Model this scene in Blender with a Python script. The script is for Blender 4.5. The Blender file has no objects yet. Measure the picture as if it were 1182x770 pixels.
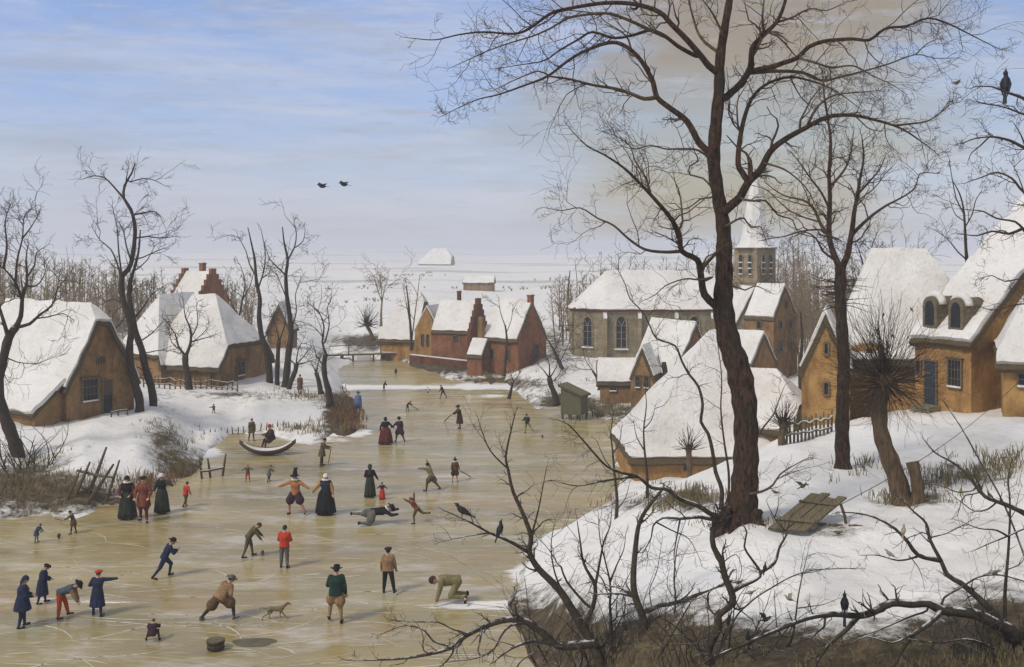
import bpy, bmesh, math, random
import numpy as np
from mathutils import Vector, Matrix, noise
R = math.radians
S = bpy.context.scene
COL = S.collection
F, CX, HY, CH = 1200.0, 591.0, 285.0, 11.0      # focal length in photo pixels, principal column, horizon row, eye height

def PX(x, y, Y):                                 # point seen at photo pixel (x, y) at distance Y
    return Vector(((x - CX) / F * Y, Y, CH - (y - HY) / F * Y))

# ---------------------------------------------------------------- materials
MATS = {}
def nt(name):
    m = bpy.data.materials.new(name); m.use_nodes = True
    n = m.node_tree; n.nodes.clear()
    out = n.nodes.new('ShaderNodeOutputMaterial'); b = n.nodes.new('ShaderNodeBsdfPrincipled')
    n.links.new(b.outputs[0], out.inputs[0])
    return m, n, b
def nd(n, t, **kw):
    x = n.nodes.new(t)
    for k, v in kw.items():
        if k in x.inputs: x.inputs[k].default_value = v
        else: setattr(x, k, v)
    return x
def coords(n, scale=(1, 1, 1), kind='Object', rot=(0, 0, 0)):
    t = nd(n, 'ShaderNodeTexCoord'); mp = nd(n, 'ShaderNodeMapping')
    mp.inputs['Scale'].default_value = scale; mp.inputs['Rotation'].default_value = rot
    n.links.new(t.outputs[kind], mp.inputs[0]); return mp.outputs[0]
def geo_pos(n, scale=(1, 1, 1)):
    g = nd(n, 'ShaderNodeNewGeometry'); mp = nd(n, 'ShaderNodeMapping'); mp.inputs['Scale'].default_value = scale
    n.links.new(g.outputs['Position'], mp.inputs[0]); return mp.outputs[0]
def noi(n, vec, scale, detail=6, rough=.6, dist=0):
    t = nd(n, 'ShaderNodeTexNoise'); t.inputs['Scale'].default_value = scale; t.inputs['Detail'].default_value = detail
    t.inputs['Roughness'].default_value = rough; t.inputs['Distortion'].default_value = dist
    n.links.new(vec, t.inputs['Vector']); return t.outputs['Fac']
def ramp(n, fac, stops, interp='LINEAR'):
    r = nd(n, 'ShaderNodeValToRGB'); r.color_ramp.interpolation = interp
    e = r.color_ramp.elements
    while len(e) < len(stops): e.new(.5)
    for i, (p, c) in enumerate(stops):
        e[i].position = p; e[i].color = (c, c, c, 1) if isinstance(c, (int, float)) else (*c, 1)
    n.links.new(fac, r.inputs[0]); return r.outputs[0]
def mix(n, a, b, f, mode='MIX'):
    m = nd(n, 'ShaderNodeMix', data_type='RGBA', blend_type=mode)
    for sock, v in ((m.inputs[0], f), (m.inputs[6], a), (m.inputs[7], b)):
        if isinstance(v, (int, float)): sock.default_value = v
        elif isinstance(v, tuple): sock.default_value = (*v, 1)
        else: n.links.new(v, sock)
    return m.outputs[2]
def math_(n, op, a, b=0.0):
    m = nd(n, 'ShaderNodeMath', operation=op)
    for s, v in ((m.inputs[0], a), (m.inputs[1], b)):
        if isinstance(v, (int, float)): s.default_value = v
        else: n.links.new(v, s)
    return m.outputs[0]
def bump(n, b, h, strength=.5, dist=.05):
    x = nd(n, 'ShaderNodeBump'); x.inputs['Strength'].default_value = strength; x.inputs['Distance'].default_value = dist
    n.links.new(h, x.inputs['Height']); n.links.new(x.outputs[0], b.inputs['Normal'])
def mottled(name, a, c, scale=6, rough=.85, bs=.4, bd=.03, stretch=(1, 1, 1), kind='Object', detail=7, third=None):
    """two (or three) colours mixed by noise, with bump"""
    if name in MATS: return MATS[name]
    m, n, b = nt(name); v = coords(n, stretch, kind)
    f = noi(n, v, scale, detail, .65)
    col = ramp(n, f, [(.32, a), (.68, c)])
    if third is not None:
        f2 = noi(n, v, scale * .23, 4, .6); col = mix(n, col, third, ramp(n, f2, [(.5, 0.), (.68, .8)]))
    n.links.new(col, b.inputs['Base Color']); b.inputs['Roughness'].default_value = rough
    b.inputs['Specular IOR Level'].default_value = .25
    bump(n, b, noi(n, v, scale * 4, 5, .7), bs, bd)
    MATS[name] = m; return m
def snow_top(name, a, c, scale, lo=.55, hi=.85, amount=.8, **kw):
    """bark with a dusting of snow lying on the upward faces"""
    if name in MATS: return MATS[name]
    m, n, b = nt(name); v = coords(n, kw.get('stretch', (1, 1, 1)))
    f = noi(n, v, scale, 6, .7)
    col = ramp(n, f, [(.3, a), (.7, c)])
    g = nd(n, 'ShaderNodeNewGeometry'); sx = nd(n, 'ShaderNodeSeparateXYZ'); n.links.new(g.outputs['Normal'], sx.inputs[0])
    up = ramp(n, sx.outputs['Z'], [(lo, 0.), (hi, 1.)])
    pat = ramp(n, noi(n, coords(n), kw.get('ps', 1.3), 3, .6), [(.45, 0.), (.6, amount)])
    col = mix(n, col, (.78, .79, .8), math_(n, 'MULTIPLY', up, pat))
    n.links.new(col, b.inputs['Base Color']); b.inputs['Roughness'].default_value = .9
    b.inputs['Specular IOR Level'].default_value = .2
    bump(n, b, f, .8, kw.get('bd', .03))
    MATS[name] = m; return m
def cloth(col, vary=.35):
    key = 'cloth_%d_%d_%d' % tuple(int(c * 999) for c in col)
    if key in MATS: return MATS[key]
    lo = tuple(c * (1 - vary) for c in col); hi = tuple(min(1, c * (1 + vary) + .004) for c in col)
    m, n, b = nt(key); v = coords(n, (1, 1, .3)); f = noi(n, v, 9, 6, .65, .6); f2 = noi(n, coords(n), 3, 4, .6)
    c = ramp(n, f, [(.3, lo), (.7, hi)]); c = mix(n, c, tuple(q * .55 for q in col), ramp(n, f2, [(.5, 0.), (.7, .6)]))
    n.links.new(c, b.inputs['Base Color']); b.inputs['Roughness'].default_value = .95; b.inputs['Specular IOR Level'].default_value = .15
    bump(n, b, f, .9, .07); MATS[key] = m; return m

def M_snow():
    m, n, b = nt('snow'); g = geo_pos(n)
    at = nd(n, 'ShaderNodeAttribute', attribute_name='earth')
    big = noi(n, g, .35, 5, .6); fine = noi(n, g, 3.2, 8, .7)
    snowc = ramp(n, big, [(.3, (.70, .675, .62)), (.55, (.81, .795, .755)), (.75, (.79, .785, .775))])
    snowc = mix(n, snowc, (.52, .44, .33), ramp(n, fine, [(.56, 0.), (.76, .6)]))
    soil = ramp(n, noi(n, g, 2.4, 8, .75), [(.3, (.022, .017, .010)), (.5, (.075, .056, .030)), (.72, (.19, .145, .075))])
    e = math_(n, 'ADD', at.outputs['Fac'], math_(n, 'MULTIPLY', math_(n, 'SUBTRACT', noi(n, g, 1.5, 10, .78), .5), 1.9))
    k = ramp(n, e, [(.34, 0.), (.72, 1.)])
    n.links.new(mix(n, snowc, soil, k), b.inputs['Base Color'])
    b.inputs['Roughness'].default_value = .8; b.inputs['Specular IOR Level'].default_value = .2
    h = math_(n, 'ADD', math_(n, 'MULTIPLY', noi(n, g, .8, 6, .6), 1.), math_(n, 'MULTIPLY', noi(n, g, 7, 5, .7), .25))
    bump(n, b, h, .75, .2)
    return m
def M_ice():
    m, n, b = nt('river_ice'); at = nd(n, 'ShaderNodeAttribute', attribute_name='snow')
    st = geo_pos(n, (.16, 1.0, 1)); st4 = geo_pos(n, (.8, 4.5, 1)); st2 = geo_pos(n, (.3, 2.6, 1)); g = geo_pos(n)
    f1 = noi(n, st, .38, 7, .62, .4); f2 = noi(n, st2, .9, 8, .7, .3); f3 = noi(n, g, .12, 5, .6)
    c = ramp(n, f1, [(.28, (.185, .14, .054)), (.45, (.315, .245, .096)), (.6, (.40, .318, .134)), (.75, (.48, .405, .215))])
    c = mix(n, c, (.40, .20, .06), ramp(n, noi(n, st, .21, 5, .6), [(.54, 0.), (.74, .5)]))
    c = mix(n, c, (.28, .28, .15), ramp(n, f3, [(.48, 0.), (.7, .6)]))
    c = mix(n, c, (.66, .61, .48), ramp(n, f2, [(.60, 0.), (.72, .6)]))
    c = mix(n, c, (.25, .19, .10), ramp(n, noi(n, st2, .55, 8, .7), [(.60, 0.), (.76, .55)]))
    f4 = noi(n, st4, 1.0, 7, .72)
    c = mix(n, c, (.66, .58, .42), ramp(n, f4, [(.56, 0.), (.68, .7)]))
    c = mix(n, c, (.20, .155, .075), ramp(n, f4, [(.30, .6), (.43, 0.)]))
    c = mix(n, c, (.62, .57, .50), ramp(n, noi(n, geo_pos(n, (.5, 1.4, 1)), .45, 8, .74), [(.52, 0.), (.66, .75)]))
    c = mix(n, c, (.27, .20, .085), ramp(n, noi(n, geo_pos(n, (.4, 1.5, 1)), .5, 9, .76), [(.50, 0.), (.68, .75)]))
    c = mix(n, c, (.40, .30, .12), ramp(n, noi(n, geo_pos(n, (1.1, 9, 1)), 1.3, 5, .7), [(.5, 0.), (.62, .4)]))
    sn = math_(n, 'ADD', at.outputs['Fac'], math_(n, 'MULTIPLY', math_(n, 'SUBTRACT', noi(n, geo_pos(n, (.35, 1.6, 1)), 1.6, 9, .75), .5), 1.5))
    k = ramp(n, sn, [(.46, 0.), (.66, 1.)])
    c = mix(n, c, (.80, .79, .76), k)
    n.links.new(c, b.inputs['Base Color'])
    rr = ramp(n, f2, [(.38, .13), (.66, .5)])
    n.links.new(mix(n, rr, (.8, .8, .8), k), b.inputs['Roughness'])
    b.inputs['Specular IOR Level'].default_value = .38
    bump(n, b, math_(n, 'ADD', f2, math_(n, 'MULTIPLY', k, .6)), .12, .04)
    return m
def M_roofsnow():
    m, n, b = nt('roof_snow'); v = geo_pos(n)
    f = noi(n, v, .5, 5, .6); g = noi(n, v, 2.6, 8, .7)
    c = ramp(n, f, [(.3, (.70, .67, .61)), (.6, (.82, .80, .76))])
    c = mix(n, c, (.46, .40, .31), ramp(n, g, [(.55, 0.), (.76, .55)]))
    c = mix(n, c, (.50, .44, .35), ramp(n, noi(n, geo_pos(n, (3, 3, .5)), 2.2, 6, .7), [(.54, 0.), (.72, .6)]))
    n.links.new(c, b.inputs['Base Color']); b.inputs['Roughness'].default_value = .8
    b.inputs['Specular IOR Level'].default_value = .2
    bump(n, b, math_(n, 'ADD', noi(n, v, 1.7, 7, .68), math_(n, 'MULTIPLY', noi(n, v, 7, 5, .7), .5)), .85, .14)
    return m
def M_wall(name, a, c, stain, mortar=None, bscale=2.6):
    m, n, b = nt(name); v = coords(n)
    f = noi(n, v, 1.3, 7, .68)
    hi = tuple(min(1, q * 1.25) for q in c)
    col = ramp(n, f, [(.30, a), (.52, c), (.72, hi)])
    col = mix(n, col, tuple(q * .45 for q in a), ramp(n, noi(n, coords(n, (1, 1, .6)), 5.5, 8, .75), [(.55, 0.), (.72, .7)]))
    if mortar:
        # courses laid along the walls: x+y runs round the corner, z is the height
        sx = nd(n, 'ShaderNodeSeparateXYZ'); n.links.new(v, sx.inputs[0])
        cb = nd(n, 'ShaderNodeCombineXYZ')
        n.links.new(math_(n, 'ADD', sx.outputs['X'], sx.outputs['Y']), cb.inputs[0]); n.links.new(sx.outputs['Z'], cb.inputs[1])
        bt = nd(n, 'ShaderNodeTexBrick'); bt.inputs['Scale'].default_value = bscale
        bt.inputs['Mortar Size'].default_value = .025; bt.inputs['Color1'].default_value = (1, 1, 1, 1)
        bt.inputs['Color2'].default_value = (.72, .7, .68, 1); bt.inputs['Mortar'].default_value = (*mortar, 1)
        n.links.new(cb.outputs[0], bt.inputs['Vector'])
        col = mix(n, col, bt.outputs['Color'], .75, 'MULTIPLY')
    col = mix(n, col, stain, ramp(n, noi(n, coords(n, (1, 1, .35)), .9, 6, .7), [(.46, 0.), (.68, .85)]))
    n.links.new(col, b.inputs['Base Color']); b.inputs['Roughness'].default_value = .9
    b.inputs['Specular IOR Level'].default_value = .2
    bump(n, b, noi(n, v, 7, 6, .7), .6, .03)
    MATS[name] = m; return m
SNOW, ICE, RSNOW = M_snow(), M_ice(), M_roofsnow()
OCHRE = M_wall('ochre_plaster', (.25, .13, .042), (.40, .235, .085), (.12, .058, .025))
BROWNW = M_wall('brown_plaster', (.16, .088, .036), (.28, .17, .072), (.075, .042, .024))
BRICK = M_wall('red_brick', (.20, .085, .042), (.31, .145, .068), (.11, .05, .032), (.55, .45, .36), 2.2)
DARKBRICK = M_wall('dark_brick', (.13, .05, .032), (.20, .08, .045), (.07, .03, .025), (.5, .42, .36), 2.2)
STONE = M_wall('grey_stone', (.20, .165, .10), (.33, .28, .185), (.14, .12, .075), (.6, .55, .5), 1.3)
TSTONE = M_wall('tower_stone', (.24, .19, .115), (.36, .29, .18), (.17, .13, .08), (.6, .55, .5), 1.3)
THATCH = mottled('thatch', (.06, .042, .022), (.17, .125, .065), 9, .95, .8, .05, (1, 1, 6))
WOOD = mottled('old_wood', (.055, .038, .022), (.15, .11, .065), 5, .85, .6, .02, (1, 1, 8))
GREYWOOD = mottled('grey_wood', (.085, .07, .042), (.21, .175, .105), 6, .9, .7, .02, (7, 1, 1))
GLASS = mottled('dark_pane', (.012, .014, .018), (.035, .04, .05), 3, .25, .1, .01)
GOLDTWIG = mottled('golden_twig', (.045, .030, .017), (.14, .095, .052), 4, .9, .3, .01)
BLUEDOOR = mottled('blue_paint', (.022, .030, .045), (.05, .065, .09), 6, .7, .4, .01, (6, 6, .6))
FRAMEM = mottled('window_wood', (.10, .075, .045), (.2, .16, .1), 8, .8, .3, .01)
BARK = snow_top('dark_bark', (.022, .017, .012), (.085, .062, .042), 9, stretch=(1, 1, .35), lo=.66, hi=.8, amount=.8, ps=3.5)
BARKRED = mottled('big_trunk_bark', (.010, .006, .004), (.175, .098, .055), 9, .95, 1.0, .12, (1.5, 1.5, .5), third=(.05, .05, .03), detail=9)
BARKB = mottled('brown_bark', (.06, .04, .022), (.20, .135, .075), 7, .95, 1.0, .05, (1.6, 1.6, .4))
TWIG = mottled('twig', (.030, .022, .015), (.085, .062, .040), 6, .9, .3, .01)
TWIGPALE = mottled('pale_twig', (.10, .075, .045), (.22, .17, .10), 6, .9, .3, .01)
SHRUBM = snow_top('shrub_bark', (.018, .014, .011), (.095, .074, .048), 9, lo=.70, hi=.80, amount=.85, ps=4.5)
THICKET = mottled('thicket_twig', (.19, .135, .075), (.30, .225, .13), .3, .95, .2, .01)
GRASSM = mottled('dry_grass', (.10, .085, .04), (.28, .22, .11), 1.2, .95, .1, .01)
GRASSRED = mottled('rusty_grass', (.12, .065, .028), (.27, .165, .07), 1.2, .95, .1, .01)

# ---------------------------------------------------------------- mesh builder
class MB:
    def __init__(s): s.v = []; s.f = []
    def add(s, vs, fs):
        o = len(s.v); s.v.extend(vs); s.f.extend([tuple(i + o for i in f) for f in fs])
    def tube(s, pts, rs, n=6, cap=True, k=(1, 1), side=None, ph=0):
        pts = [Vector(p) for p in pts]; L = len(pts)
        if isinstance(rs, (int, float)): rs = [rs] * L
        up = None; vs = []
        for i, p in enumerate(pts):
            t = (pts[min(i + 1, L - 1)] - pts[max(i - 1, 0)])
            if t.length < 1e-9: t = Vector((0, 0, 1))
            t.normalize()
            if side is not None: a = Vector(side)
            elif up is None: a = Vector((1, 0, 0)) if abs(t.x) < .8 else Vector((0, 1, 0))
            else: a = up
            a = (a - t * a.dot(t))
            if a.length < 1e-6: a = t.orthogonal()
            a.normalize(); up = a; b = t.cross(a)
            for j in range(n):
                th = 2 * math.pi * j / n + ph
                vs.append(p + a * (math.cos(th) * rs[i] * k[0]) + b * (math.sin(th) * rs[i] * k[1]))
        fs = [(i * n + j, i * n + (j + 1) % n, (i + 1) * n + (j + 1) % n, (i + 1) * n + j) for i in range(L - 1) for j in range(n)]
        if cap: fs += [tuple(reversed(range(n))), tuple(range((L - 1) * n, L * n))]
        s.add(vs, fs)
    def pill(s, a, b, ra, rb, n=10, k=(1, 1), side=None):
        """round-ended tapered limb"""
        a, b = Vector(a), Vector(b); d = b - a; l = d.length
        d = d / l if l > 1e-6 else Vector((0, 0, 1))
        pts, rs = [], []
        for c in (85, 60, 30, 0): pts.append(a - d * ra * math.sin(R(c))); rs.append(ra * math.cos(R(c)))
        for c in (0, 30, 60, 85): pts.append(b + d * rb * math.sin(R(c))); rs.append(rb * math.cos(R(c)))
        s.tube(pts, rs, n, True, k, side)
    def ell(s, c, r, n=12, m=8, rot=None):
        c = Vector(c); vs = []; fs = []
        for i in range(m + 1):
            th = math.pi * (i + .001) / (m + .002)
            for j in range(n):
                ph = 2 * math.pi * j / n
                q = Vector((math.sin(th) * math.cos(ph) * r[0], math.sin(th) * math.sin(ph) * r[1], math.cos(th) * r[2]))
                vs.append(c + (rot @ q if rot else q))
        for i in range(m):
            for j in range(n): fs.append((i * n + j, (i + 1) * n + j, (i + 1) * n + (j + 1) % n, i * n + (j + 1) % n))
        fs += [tuple(range(n)), tuple(reversed(range(m * n, m * n + n)))]
        s.add(vs, fs)
    def box(s, c, d, rot=None):
        c = Vector(c); vs = []
        for x in (-.5, .5):
            for y in (-.5, .5):
                for z in (-.5, .5):
                    q = Vector((x * d[0], y * d[1], z * d[2])); vs.append(c + (rot @ q if rot else q))
        s.add(vs, [(0, 1, 3, 2), (4, 6, 7, 5), (0, 4, 5, 1), (2, 3, 7, 6), (0, 2, 6, 4), (1, 5, 7, 3)])
    def prism(s, poly, ext):
        """closed polygon (list of points) swept along ext"""
        n = len(poly); e = Vector(ext); a = [Vector(p) for p in poly]
        s.add(a + [p + e for p in a], [tuple(range(n)), tuple(reversed(range(n, 2 * n)))] + [(i, i + n, (i + 1) % n + n, (i + 1) % n) for i in range(n)])
    def build(s, name, mat, parent=None, smooth=False, recalc=True):
        me = bpy.data.meshes.new(name); me.from_pydata([tuple(v) for v in s.v], [], s.f)
        if recalc and len(s.f) < 60000:
            bm = bmesh.new(); bm.from_mesh(me); bmesh.ops.recalc_face_normals(bm, faces=bm.faces); bm.to_mesh(me); bm.free()
        if smooth: me.polygons.foreach_set('use_smooth', [True] * len(me.polygons))
        me.materials.append(mat)
        o = bpy.data.objects.new(name, me); COL.objects.link(o)
        if parent is not None: o.parent = parent
        return o
def tag(o, label=None, cat=None, group=None, kind=None):
    if label: o['label'] = label
    if cat: o['category'] = cat
    if group: o['group'] = group
    if kind: o['kind'] = kind
    return o
def empty(name, loc, rz=0):
    o = bpy.data.objects.new(name, None); COL.objects.link(o); o.location = loc; o.rotation_euler = (0, 0, rz); o.empty_display_size = .3
    return o

# ---------------------------------------------------------------- terrain height field
# control points: photo pixel where the ground is seen, and its height; solved as a smooth surface
ICEIN = [(-100,800),(100,800),(300,800),(430,760),(0,700),(150,700),(300,700),(450,690),(0,640),(100,640),(250,640),(400,640),(530,640),(150,615),
 (300,600),(450,600),(560,600),(250,565),(400,550),(550,560),(635,560),(330,530),(450,520),(550,520),(640,530),(685,520),(450,480),(520,480),(600,490),
 (680,500),(430,455),(500,452),(580,458),(415,430),(455,428),(270,514),(305,515),(240,565),(205,595),(-200,650),(-200,800),(410,404),(520,740),(555,775),(540,830),(500,440),(-300,720)]
EDGE = [(0,598),(60,590),(115,582),(160,568),(205,555),(228,533),(230,516),(255,505),(315,500),(345,507),(385,501),(425,489),(413,468),(398,448),(390,432),(388,416),
 (388,402),(432,404),(457,414),(500,427),(560,441),(600,450),(640,470),(690,481),(735,482),(720,520),(712,545),(700,572),(660,592),(630,606),(612,630),(600,655),(596,685),(602,712),(613,738),(628,772),(640,830),(-200,600)]
LAND = [(40,560,.5),(0,560,.7),(0,520,1.2),(-100,560,1.2),(100,548,.8),(100,510,1.4),(160,520,1.2),(195,500,1.1),(180,478,1.5),(100,490,1.6),(40,495,1.5),(0,490,1.6),
 (-150,490,1.8),(212,528,.5),(250,487,.5),(300,480,.6),(350,478,.6),(380,468,.8),(398,480,.6),(365,497,.22),(230,458,1.1),(300,455,1.2),(345,452,1.1),(180,450,1.3),
 (380,440,.7),(350,430,1.3),(200,425,1.6),(300,420,1.7),(0,420,2.4),(-150,420,2.6),(100,400,2.6),(360,400,1.7),(395,390,1.3),(300,380,2.6),(420,385,1.2),
 (420,350,2),(500,340,2),(200,350,3),(0,350,3),(-300,350,3),(700,340,2),(900,340,2),(1100,340,3),(1400,340,3),(0,300,1),(400,300,1),(800,300,1),(1200,300,1),(600,288,.5),(0,288,.5),(1200,288,.5),
 (500,412,.6),(560,427,.6),(600,437,.5),(640,424,1.4),(700,420,1.0),(650,441,.5),(600,420,1.1),(700,450,.5),(740,455,.5),(700,463,.25),(460,400,.8),(520,400,.8),(440,394,.9),
 (760,465,.6),(800,430,1.2),(850,415,1.5),(900,430,1.5),(718,556,.25),(800,548,.45),(790,520,.5),(850,505,.6),(900,470,1.1),(935,470,1.6),
 (760,566,1.5),(790,562,3.1),(840,536,3.6),(900,513,4.0),(960,502,4.25),(1050,488,4.4),(1120,487,4.5),(1180,500,4.6),(985,497,4.3),(945,495,4.1),
 (858,602,4.2),(970,540,4.3),(1035,575,4.3),(930,600,4.2),(1100,600,4.4),(1180,600,4.5),(1000,650,4.1),(1150,680,4.2),(900,690,3.8),(820,620,3.7),(770,604,2.9),
 (720,622,2.0),(700,680,2.4),(660,640,1.1),(650,690,1.3),(660,740,1.3),(720,740,2.6),(800,740,3.4),(800,680,3.4),(900,760,3.6),(1000,760,3.8),(1180,760,4.1),(680,775,1.6),
 (700,815,2.0),(800,830,3.5),(1100,830,4),(670,880,.8),(1400,600,5),(1400,480,5),(700,1100,3),(1100,1100,4.2),(300,1200,-.3),(-200,1200,-.3),(1500,900,5)]
RAW = [(1000,560,3.8),(1200,560,4.4),(1000,480,3.0),(1200,450,3.5),(1400,400,4)]
_c = []
for x, y in ICEIN: _c.append((x, HY + (y - HY) * CH / (CH + .45), -.45))
for x, y in EDGE: _c.append((x, y, 0.0))
for x, y, z in LAND: _c.append((x, HY + (y - HY) * CH / (CH - z), z))
_c += RAW
_c = np.array(_c, float)
_q = _c[:, :2] / 100.0
_A = np.sqrt(((_q[:, None] - _q[None]) ** 2).sum(-1)) + np.eye(len(_q)) * -.004
_n1 = len(_q)
_AA = np.zeros((_n1 + 1, _n1 + 1)); _AA[:_n1, :_n1] = -_A; _AA[:_n1, _n1] = 1; _AA[_n1, :_n1] = 1
_W = np.linalg.solve(_AA, np.append(_c[:, 2], 0))
def hgrid(X, Y):
    X = np.asarray(X, float); Y = np.asarray(Y, float)
    u = (CX + X / Y * F) / 100; v = (HY + CH * F / Y) / 100
    out = np.full(u.shape, _W[-1])
    for i in range(_n1): out -= _W[i] * np.sqrt((u - _q[i, 0]) ** 2 + (v - _q[i, 1]) ** 2)
    far = np.clip((Y - 350) / 500, 0, 1)
    hl = np.sin(X / 210.0 + Y / 330.0) * np.sin(Y / 240.0 + .7) + .6 * np.sin(X / 95.0 - Y / 410.0 + 2) + .4 * np.sin(X / 47.0 + Y / 150.0)
    out = out * (1 - far) + (1.2 + hl * (.9 + np.clip((Y - 500) / 900, 0, 1) * 2.2)) * far
    t = np.clip(out / .25, -1, 1)
    return out + .06 * t
def H(X, Y): return float(hgrid(np.array([X]), np.array([Y]))[0])
def HIT(x, y, near=12.0, far=600.0):
    """where the ray through photo pixel (x, y) meets the ground (or the ice)"""
    Ys = np.geomspace(near, far, 900); X = (x - CX) / F * Ys; z = CH - (y - HY) / F * Ys
    h = np.maximum(hgrid(X, Ys), 0)
    k = np.argmax(z <= h)
    Yk = Ys[k]; p = PX(x, y, Yk); p.z = max(H(p.x, p.y), 0); return p
def ON(x, Y, dz=0.0):
    X = (x - CX) / F * Y; return Vector((X, Y, max(H(X, Y), 0) + dz))
# ================================================================ setting: ground, ice, sky, haze
def gauss(x, y, cx, cy, sx, sy): return np.exp(-((x - cx) / sx) ** 2 - ((y - cy) / sy) ** 2)
def fan(name, us, Ys, zfun, mat, attr, afun):
    U, YY = np.meshgrid(us, Ys); X = (U - CX) / F * YY; Z = zfun(X, YY)
    nu, nv = len(us), len(Ys)
    me = bpy.data.meshes.new(name)
    co = np.stack([X, YY, Z], -1).reshape(-1, 3)
    idx = np.arange(nu * nv).reshape(nv, nu)
    q = np.stack([idx[:-1, :-1], idx[:-1, 1:], idx[1:, 1:], idx[1:, :-1]], -1).reshape(-1, 4)
    me.from_pydata(co.tolist(), [], q.tolist())
    me.polygons.foreach_set('use_smooth', [True] * len(me.polygons))
    a = me.attributes.new(attr, 'FLOAT', 'POINT')
    px = CX + X / YY * F; py = HY + (CH - Z) / YY * F
    a.data.foreach_set('value', afun(px, py, X, YY, Z).reshape(-1).astype(np.float32))
    me.materials.append(mat)
    o = bpy.data.objects.new(name, me); COL.objects.link(o); tag(o, kind='structure'); return o
rs = np.random.RandomState(4)
def lumps(X, Y, amp):
    out = np.zeros_like(X)
    for k in range(26):
        w = .25 * 1.16 ** k; a = rs.uniform(0, 6.28); p = rs.uniform(0, 6.28)
        out += amp * np.sin((X * math.cos(a) + Y * math.sin(a)) * w + p) / (1 + w) ** .9
    return out
def ground_z(X, Y):
    h = hgrid(X, Y); k = np.clip((h - .02) / .5, 0, 1) * np.clip(90 / Y, .2, 1)
    shore = np.exp(-(h / .28) ** 2) * np.clip(100 / Y, 0, 1)
    return h + lumps(X, Y, .06) * k + lumps(X * 1.7 + 5, Y * .8, .09) * shore
def earth(px, py, X, Y, Z):
    e = np.full(px.shape, .06)
    G = lambda cx, cy, sx, sy, a: a * gauss(px, py, cx, cy, sx, sy)
    e += G(190, 505, 22, 40, .55) + G(215, 540, 30, 16, .6) + G(100, 572, 60, 14, .8) + G(20, 560, 70, 40, .85) + G(395, 478, 22, 26, 1.0) + G(412, 490, 20, 10, .8)
    e += G(345, 460, 60, 7, .35) + G(250, 455, 60, 5, .5)
    e += G(720, 580, 70, 14, .55) + G(800, 575, 40, 18, .75) + G(690, 745, 140, 62, .72) + G(630, 748, 50, 60, .35) + G(860, 800, 260, 66, .95) + G(1050, 800, 260, 60, .9) + G(1165, 740, 80, 60, .9)  # soil on the lower edge and bottom right doubles as painted-in shade
    e += G(1050, 578, 50, 10, .7) + G(960, 612, 50, 10, .62) + G(858, 604, 40, 9, .5) + G(1120, 548, 60, 14, .55)
    e += G(520, 422, 70, 12, .9) + G(590, 443, 60, 8, .8) + G(650, 462, 40, 8, .8) + G(720, 474, 60, 10, .7) + G(430, 400, 40, 10, .6) + G(420, 392, 60, 7, .6) + G(700, 440, 30, 5, .4)
    e += G(150, 375, 160, 45, .55) + G(930, 380, 160, 60, .6) + G(640, 400, 30, 30, .5)
    edge = np.exp(-((Z - .05) / .10) ** 2) * (Y < 120)
    e += .30 * edge + .10 * np.clip(lumps(X * .6, Y * .6, .5), -1, 1.5) * (Y < 120)
    far = np.clip((Y - 130) / 120, 0, 1)
    e = e * (1 - far) + far * (.16 + .20 * np.clip(np.sin(np.log(Y) * 17 + X / Y * 5) + .8 * np.sin(np.log(Y) * 41 - X / Y * 9 + 1.3) + .7 * np.sin(X / Y * 31 + np.log(Y) * 9), -1, 1.6))
    return e
us = np.linspace(-700, 1900, 430)
vs_ = np.concatenate([np.linspace(2600, 1150, 30), np.linspace(1140, 420, 330), np.linspace(418, 300, 150), np.linspace(299, 288.2, 40)])
fan('snow_ground', us, CH * F / (vs_ - HY), ground_z, SNOW, 'earth', earth)
def icesnow(px, py, X, Y, Z):
    G = lambda cx, cy, sx, sy, a: a * gauss(px, py, cx, cy, sx, sy)
    e = np.full(px.shape, .10)
    e += G(545, 699, 55, 6, .75) + G(600, 700, 50, 6, .5) + G(540, 676, 30, 6, .3) + G(600, 662, 40, 9, .4) + G(100, 695, 150, 3, .42) + G(50, 690, 60, 3, .3)
    e += G(500, 447, 190, 3.2, .7) + G(400, 447, 60, 2.5, .5) + G(640, 447, 60, 4, .6) + G(570, 457, 25, 4, .6)
    e += G(240, 522, 22, 9, .75) + G(300, 503, 60, 3, .35) + G(400, 500, 60, 3.5, .55) + G(350, 508, 40, 2.5, .5)
    e += G(540, 470, 6, 22, .38) + G(505, 470, 12, 10, .3) + G(470, 475, 10, 14, .25) + G(30, 590, 25, 5, .5)
    e += G(260, 545, 200, 4, .12) + G(500, 640, 200, 5, .10) + G(330, 620, 160, 4, .10) + G(200, 695, 300, 5, .1)
    e -= G(560, 760, 70, 30, .2)
    e += .3 * np.clip((hgrid(X, Y) + .22) / .22, 0, 1)
    return e
fan('frozen_river', np.linspace(-520, 860, 400), CH * F / (np.linspace(1400, 399, 420) - HY), lambda X, Y: np.zeros_like(X), ICE, 'snow', icesnow)

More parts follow.
